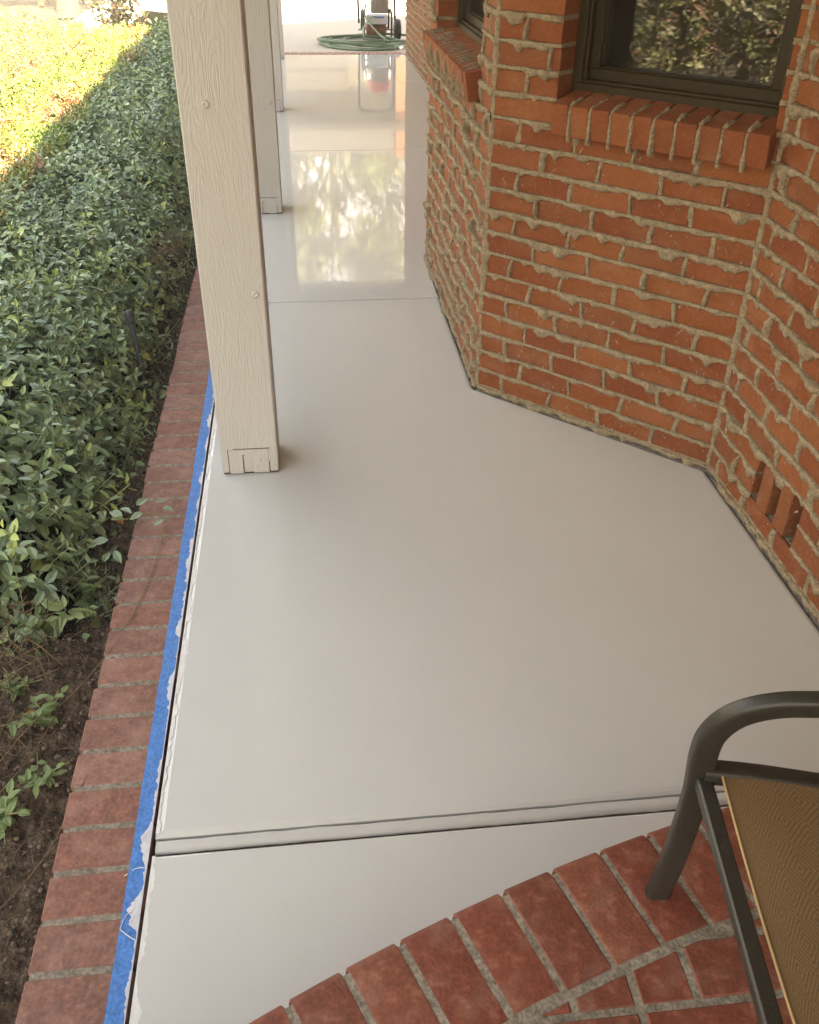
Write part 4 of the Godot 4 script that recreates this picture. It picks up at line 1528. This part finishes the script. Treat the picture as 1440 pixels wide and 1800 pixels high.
# ---------------------------------------------------------------- chair
func build_chair() -> void:
	var ch := thing("patio_chair", "dark bronze metal patio chair with woven tan sling seat", "chair", Vector3(0.567, 0.12, -0.905))
	# own axes: u backwards along the seat, w sideways towards the camera
	var u := Vector3(0.988, 0, 0.15).normalized()
	var w := Vector3(-0.15, 0, 0.988).normalized()
	var W := 0.56
	var arm := [Vector3(-0.001, 0.0, 0), Vector3(0.004, 0.10, 0.012), Vector3(0.003, 0.22, 0.026), Vector3(-0.001, 0.33, 0.039), Vector3(-0.010, 0.425, 0.048), Vector3(-0.008, 0.482, 0.056), Vector3(0.014, 0.527, 0.064), Vector3(0.055, 0.557, 0.073), Vector3(0.11, 0.573, 0.083), Vector3(0.20, 0.58, 0.09), Vector3(0.32, 0.57, 0.09), Vector3(0.44, 0.55, 0.075)]
	for side in 2:
		var sg := 1.0 if side == 0 else -1.0
		var pts := []
		for a in arm:
			var lat: float = a.z if side == 0 else W + 0.09 * 2 - a.z - 0.09
			pts.append(u * a.x + Vector3.UP * a.y + w * (a.z if side == 0 else W + 0.05 - a.z))
		var q := MB.new()
		q.tube(smooth_path(pts, 6), [0.0172], 28, Vector2(1.18, 0.78), w, true, 0.55)
		var o := obj("arm_and_front_leg", q.mesh(M.chair), ch)
		tag(o, "curved arm tube running down into the front leg")
		var cap := MB.new()
		cap.tube([pts[0] + Vector3.UP * 0.0005, pts[0] + Vector3.UP * 0.012], [0.0170], 28, Vector2(1.18, 0.78), w, true, 0.55)
		obj("foot_cap", cap.mesh(M.black), o)
		# side rail: seat then back
		var lr := 0.046 if side == 0 else W + 0.05 - 0.046
		var rail := [u * -0.004 + Vector3.UP * 0.385 + w * lr, u * 0.08 + Vector3.UP * 0.378 + w * lr, u * 0.26 + Vector3.UP * 0.352 + w * lr, u * 0.42 + Vector3.UP * 0.348 + w * lr, u * 0.50 + Vector3.UP * 0.42 + w * lr, u * 0.58 + Vector3.UP * 0.66 + w * lr, u * 0.66 + Vector3.UP * 0.92 + w * lr]
		var rq := MB.new()
		rq.tube(smooth_path(rail, 6), [0.0165], 24, Vector2(1.0, 1.0), w, true, 0.6)
		obj("side_rail", rq.mesh(M.chair), ch)
		var bl := MB.new()
		bl.tube(smooth_path([u * 0.40 + Vector3.UP * 0.55 + w * (0.075 if side == 0 else W + 0.05 - 0.075), u * 0.47 + Vector3.UP * 0.35 + w * (0.05 if side == 0 else W), u * 0.56 + w * (0.0 if side == 0 else W + 0.05)], 6), [0.0165], 12, Vector2(1.1, 0.8), w)
		obj("rear_leg", bl.mesh(M.chair), ch)
	# square front cross bar below the sling
	var fb := MB.new()
	var f0 := u * -0.004 + Vector3.UP * 0.372 + w * 0.046
	var f1 := u * -0.004 + Vector3.UP * 0.372 + w * (W + 0.004)
	var B := Basis(u, Vector3.UP, w)
	fb.box(Transform3D(B, (f0 + f1) * 0.5 + u * 0.002), Vector3(0.024, 0.022, f0.distance_to(f1)), 0.003)
	obj("front_bar", fb.mesh(M.chair), ch)
	# sling: seat and back in one sheet, sagging between the rails
	var prof := smooth_path([u * 0.022 + Vector3.UP * 0.393, u * 0.10 + Vector3.UP * 0.387, u * 0.26 + Vector3.UP * 0.362, u * 0.42 + Vector3.UP * 0.358, u * 0.492 + Vector3.UP * 0.43, u * 0.57 + Vector3.UP * 0.66, u * 0.645 + Vector3.UP * 0.9], 6)
	for lay in 2:
		var rows := []
		var uvs := []
		for i in prof.size():
			var row := []
			var uvr := []
			for j in 13:
				var t := j / 12.0
				var sag := 0.014 * sin(PI * t)
				row.append(prof[i] + w * lerpf(0.052, W - 0.002, t) - Vector3.UP * (sag + lay * 0.002))
				uvr.append(Vector2(t * 3.4, i / 36.0 * 6.2))
			rows.append(row)
			uvs.append(uvr)
		if lay == 0:
			var sq := MB.new()
			sq.grid(rows, false, uvs)
			sq.outward(0, Vector3.UP - u)
			obj("sling", sq.mesh(M.sling), ch)
			var hq := MB.new()
			hq.tube(rows[0], [0.0022], 6)
			obj("hem", hq.mesh(M.sling_hem), ch)

# ---------------------------------------------------------------- sprayer, hose
func build_sprayer() -> void:
	var sp := thing("pressure_washer", "wheeled pressure washer with white pump box and red engine at porch end", "pressure washer", Vector3(1.10, -0.02, -13.45))
	var add := func(called: String, q: MB, m: Material, par: Node) -> Node:
		return obj(called, q.mesh(m), par)
	var q := MB.new()
	for x in [-0.2, 0.16]:
		q.tube(smooth_path([Vector3(x, 0.05, 0.24), Vector3(x, 0.28, 0.25), Vector3(x, 0.36, 0.16), Vector3(x, 0.34, -0.1), Vector3(x, 0.12, -0.2)], 5), [0.014], 8)
	q.tube([Vector3(-0.2, 0.06, 0.24), Vector3(0.16, 0.06, 0.24)], [0.014], 8)
	q.tube([Vector3(-0.2, 0.13, -0.19), Vector3(0.16, 0.13, -0.19)], [0.014], 8)
	add.call("frame", q, M.black, sp)
	q = MB.new()
	q.box(Transform3D(Basis.IDENTITY, Vector3(-0.02, 0.275, 0.17)), Vector3(0.27, 0.115, 0.10), 0.012)
	var bx = add.call("pump_box", q, M.white_metal, sp)
	q = MB.new()
	q.box(Transform3D(Basis.IDENTITY, Vector3(0.0, 0.30, 0.221)), Vector3(0.13, 0.022, 0.004), 0.0)
	add.call("label_stripe", q, M.blue, bx)
	q = MB.new()
	q.lathe(Vector3(-0.16, 0.15, 0.10), Vector3(1, 0, 0), [[0.0, 0.0], [0.075, 0.005], [0.085, 0.03], [0.085, 0.23], [0.075, 0.26], [0.0, 0.27]], 18)
	add.call("pump", q, M.bench, sp)
	q = MB.new()
	q.box(Transform3D(Basis.IDENTITY, Vector3(0.02, 0.42, 0.02)), Vector3(0.24, 0.17, 0.22), 0.02)
	q.box(Transform3D(Basis.IDENTITY, Vector3(-0.06, 0.42, 0.14)), Vector3(0.08, 0.10, 0.03), 0.008)
	for k in 6:
		q.box(Transform3D(Basis.IDENTITY, Vector3(0.07, 0.36 + k * 0.022, 0.135)), Vector3(0.10, 0.008, 0.03), 0.001)
	add.call("engine", q, M.steel, sp)
	q = MB.new()
	q.lathe(Vector3(0.02, 0.505, 0.02), Vector3.UP, [[0.0, 0.0], [0.135, 0.0], [0.15, 0.02], [0.15, 0.11], [0.12, 0.15], [0.05, 0.165], [0.0, 0.165]], 22)
	add.call("engine_cover", q, M.red, sp)
	for x in [0.27, -0.06]:
		q = MB.new()
		q.lathe(Vector3(x - 0.045, 0.125, -0.10), Vector3(1, 0, 0), [[0.05, 0.0], [0.105, 0.0], [0.125, 0.022], [0.125, 0.068], [0.105, 0.09], [0.05, 0.09]], 22)
		var wh = add.call("wheel", q, M.black, sp)
		q = MB.new()
		q.lathe(Vector3(x - 0.04, 0.125, -0.10), Vector3(1, 0, 0), [[0.0, 0.0], [0.055, 0.004], [0.055, 0.076], [0.0, 0.08]], 14)
		add.call("rim", q, M.white_metal, wh)
	q = MB.new()
	q.tube([Vector3(-0.25, 0.125, -0.10), Vector3(0.25, 0.125, -0.10)], [0.01], 8)
	add.call("axle", q, M.steel, sp)
	q = MB.new()
	q.tube(smooth_path([Vector3(0.24, 0.2, -0.12), Vector3(0.24, 0.7, -0.28), Vector3(0.2, 0.95, -0.36), Vector3(-0.2, 0.95, -0.36), Vector3(-0.24, 0.7, -0.28), Vector3(-0.24, 0.2, -0.12)], 6), [0.014], 8)
	add.call("handle", q, M.black, sp)
	# coiled hose
	var hs := thing("garden_hose", "green hose lying in loose coils in front of the pressure washer", "hose", Vector3(0.95, -0.02, -13.0))
	var pts := []
	var turns := 8
	for i in turns * 24:
		var t := i / 24.0
		var a := TAU * t + 1.0
		var k := int(t)
		var rx := 0.44 + 0.42 * noise(k * 3.7, 1.0) + 0.12 * noise(t * 1.4, 6.0)
		var rz := 0.55 + 0.7 * noise(k * 5.1, 2.0) + 0.16 * noise(t * 1.7, 9.0)
		pts.append(Vector3(cos(a) * rx + noise(k * 7.3, 3.0) * 0.3 - 0.05, 0.013 + 0.012 * k * (0.5 + 0.5 * sin(a * 0.5 + k)) + 0.01 * absf(noise(t * 2.0, 4.0)), sin(a) * rz + noise(k * 4.9, 8.0) * 0.45 - 0.15))
	pts.append_array([Vector3(-0.1, 0.14, 0.5), Vector3(0.0, 0.3, 0.0), Vector3(0.1, 0.31, -0.2)])
	var hq := MB.new()
	hq.tube(smooth_path(pts, 2), [0.0125], 8)
	obj("coil", hq.mesh(M.hose), hs)
	hq = MB.new()
	hq.tube(smooth_path([Vector3(-0.02, 0.44, -0.28), Vector3(-0.03, 0.32, -0.2), Vector3(0.06, 0.20, 0.0), Vector3(0.2, 0.10, 0.35), Vector3(0.35, 0.05, 0.6)], 6), [0.012], 8)
	obj("supply_hose", hq.mesh(M.hose), hs)
	hq = MB.new()
	hq.lathe(Vector3(0.34, 0.052, 0.585), Vector3(0.15, -0.03, 0.25), [[0.0, -0.01], [0.018, 0.0], [0.024, 0.02], [0.024, 0.06], [0.016, 0.075], [0.0, 0.08]], 12)
	obj("connector", hq.mesh(M.hose_end), hs)

# ---------------------------------------------------------------- small things
func build_small_things() -> void:
	# irrigation riser in front of the hedge
	var ir := thing("sprinkler_riser", "slim dark sprinkler pipe leaning at the hedge edge", "sprinkler", Vector3(-0.655, -0.075, -3.35))
	var q := MB.new()
	q.tube([Vector3(0, -0.03, 0), Vector3(-0.012, 0.14, -0.02), Vector3(-0.03, 0.30, -0.055)], [0.0105], 10)
	obj("pipe", q.mesh(M.irrigation), ir)
	q = MB.new()
	q.lathe(Vector3(-0.029, 0.29, -0.053), Vector3(-0.08, 1, -0.16), [[0.012, 0.0], [0.017, 0.006], [0.018, 0.04], [0.014, 0.05], [0.0, 0.052]], 12)
	obj("nozzle", q.mesh(M.irrigation), ir)
	# shoots growing out of the bare soil
	var sp := [
		[Vector3(-0.655, -0.07, -2.05), 0.10, 14, "small pale green shoot by the brick edge, tallest of the soil", 1.1],
		[Vector3(-0.755, -0.07, -1.93), 0.12, 22, "bushy light green shoot at the corner of the hedge", 1.2],
		[Vector3(-0.675, -0.07, -1.60), 0.08, 16, "green shoot in the middle of the bare soil", 1.15],
		[Vector3(-0.655, -0.07, -1.42), 0.07, 12, "trailing green shoot nearer the camera than the middle one", 1.0],
		[Vector3(-0.71, -0.07, -1.33), 0.08, 14, "green shoot lowest at the photo's left edge", 1.2],
		[Vector3(-0.775, -0.07, -1.72), 0.08, 12, "green shoot among dry stems at the photo's left edge", 1.0]]
	for s in sp:
		var t := thing("weed_shoot", s[3], "weed", s[0], "green shoots on the bare soil")
		var st := MB.new()
		var lf := MB.new()
		for k in 6:
			var a := rnd(0, TAU)
			var tip := Vector3(cos(a) * rnd(0.03, 0.10), s[1] * rnd(0.35, 0.95), sin(a) * rnd(0.03, 0.10))
			var path := smooth_path([Vector3(0, -0.01, 0), Vector3(tip.x * 0.3, tip.y * 0.7, tip.z * 0.3), tip], 5)
			st.tube(path, [0.0012], 5)
			for j in int(s[2] / 2.4) + 1:
				var c: Vector3 = path[2 + (j % (path.size() - 2))]
				var b := Basis(Vector3.UP, rnd(0, TAU)) * Basis(Vector3.RIGHT, rnd(-0.7, 0.2))
				var ob := MB.new()
				leaf(ob, Transform3D(b, c), 0.025 * s[4] * rnd(0.6, 1.25), 0.0150 * s[4], 0.3, 0.2)
				obj("leaf", ob.mesh(M.weed), t)
		obj("stem", st.mesh(M.runner), t)
	# dry twigs
	var tw := [
		[[-0.69, -0.06, -1.90], [-0.62, -0.05, -1.96], [-0.575, -0.03, -2.02], "thin dry twig reaching from the shoots to the brick edge"],
		[[-0.70, -0.06, -1.62], [-0.63, -0.045, -1.68], [-0.54, -0.0, -1.80], "long dry twig resting across a brick of the border"],
		[[-0.74, -0.05, -1.38], [-0.68, -0.03, -1.48], [-0.645, -0.02, -1.60], "dry twig leaning beside the middle shoot"],
		[[-0.69, -0.06, -1.08], [-0.60, -0.05, -1.22], [-0.535, 0.0, -1.385], "straight dry stalk lying from the soil onto the bricks"],
		[[-0.74, -0.06, -1.70], [-0.70, -0.05, -1.68], [-0.66, -0.055, -1.66], "short pale twig lying on the bare soil"]]
	for s in tw:
		var a := Vector3(s[0][0], s[0][1], s[0][2])
		var t := thing("dry_twig", s[3], "twig", a, "dry twigs on the soil")
		var b := Vector3(s[1][0], s[1][1], s[1][2]) - a
		var c := Vector3(s[2][0], s[2][1], s[2][2]) - a
		var m := MB.new()
		m.tube(smooth_path([Vector3.ZERO, b, c], 6), [0.0022, 0.0021, 0.002, 0.002, 0.0019, 0.0018, 0.0018, 0.0017, 0.0016, 0.0015, 0.0014, 0.0013, 0.001], 6)
		obj("stalk", m.mesh(M.twig), t)
		var m2 := MB.new()
		m2.tube([b, b + Vector3(0.02, 0.012, -0.018), b + Vector3(0.032, 0.006, -0.04)], [0.0012, 0.001, 0.0006], 5)
		obj("side_twig", m2.mesh(M.twig), t)
	# crumbs of earth and dry litter
	var cr := MB.new()
	cr.lathe(Vector3(0, -0.5, 0), Vector3.UP, [[0.0, 0.0], [0.42, 0.12], [0.55, 0.45], [0.38, 0.8], [0.0, 0.95]], 6)
	var xf := []
	var cl := []
	for i in 5200:
		var x := -0.57 - 0.4 * pow(rng.randf(), 1.2)
		var z := rnd(-4.4, -0.6)
		var h := -0.072 + noise(x * 2.0, z * 2.0) * 0.03 + noise(x * 9.0, z * 9.0, 4.0) * 0.022 + noise(x * 32.0, z * 32.0, 9.0) * 0.013 - clampf((x + 0.62) * 0.25, 0.0, 0.02)
		var sc := 0.0022 + 0.011 * pow(rng.randf(), 4.0)
		xf.append(Transform3D(Basis.from_euler(Vector3(rnd(0, 6), rnd(0, 6), rnd(0, 6))).scaled(Vector3(sc, sc * rnd(0.6, 1.0), sc * rnd(0.7, 1.3))), Vector3(x, h + sc * 0.2, z)))
		var f := rnd(0.7, 1.35)
		cl.append(Color(0.135 * f, 0.10 * f, 0.07 * f) if rng.randf() < 0.975 else Color(0.25, 0.21, 0.15))
	var crumb := StandardMaterial3D.new()
	crumb.vertex_color_use_as_albedo = true
	crumb.roughness = 0.95
	scatter("earth_crumbs", get_node("soil"), cr.mesh(crumb), xf, cl)
	var lt := MB.new()
	for i in 130:
		var c := Vector3(rnd(-0.92, -0.575), -0.058, rnd(-4.2, -1.0))
		var d := Vector3(rnd(-1, 1), rnd(-0.1, 0.25), rnd(-1, 1)).normalized() * rnd(0.008, 0.035)
		lt.tube([c - d, c + Vector3(0, rnd(0, 0.006), 0), c + d], [0.0009, 0.0012, 0.0007], 4)
	obj("dry_litter", lt.mesh(M.twig), get_node("soil")).set_meta("kind", "stuff")
	# fallen leaves
	for s in [[Vector3(-0.655, -0.05, -2.48), 0.7, 0.055, "orange-brown fallen leaf under the hedge edge"], [Vector3(-0.735, -0.055, -1.62), 2.2, 0.04, "pale brown curled leaf on the bare soil"]]:
		var m := MB.new()
		leaf(m, Transform3D(Basis(Vector3.UP, s[1]).rotated(Vector3.RIGHT, 0.15), Vector3.ZERO), s[2], s[2] * 0.6, 0.5, 0.2)
		var o := obj(numbered("fallen_leaf"), m.mesh(M.dry_leaf))
		o.position = s[0]
		tag(o, s[3], "leaf")
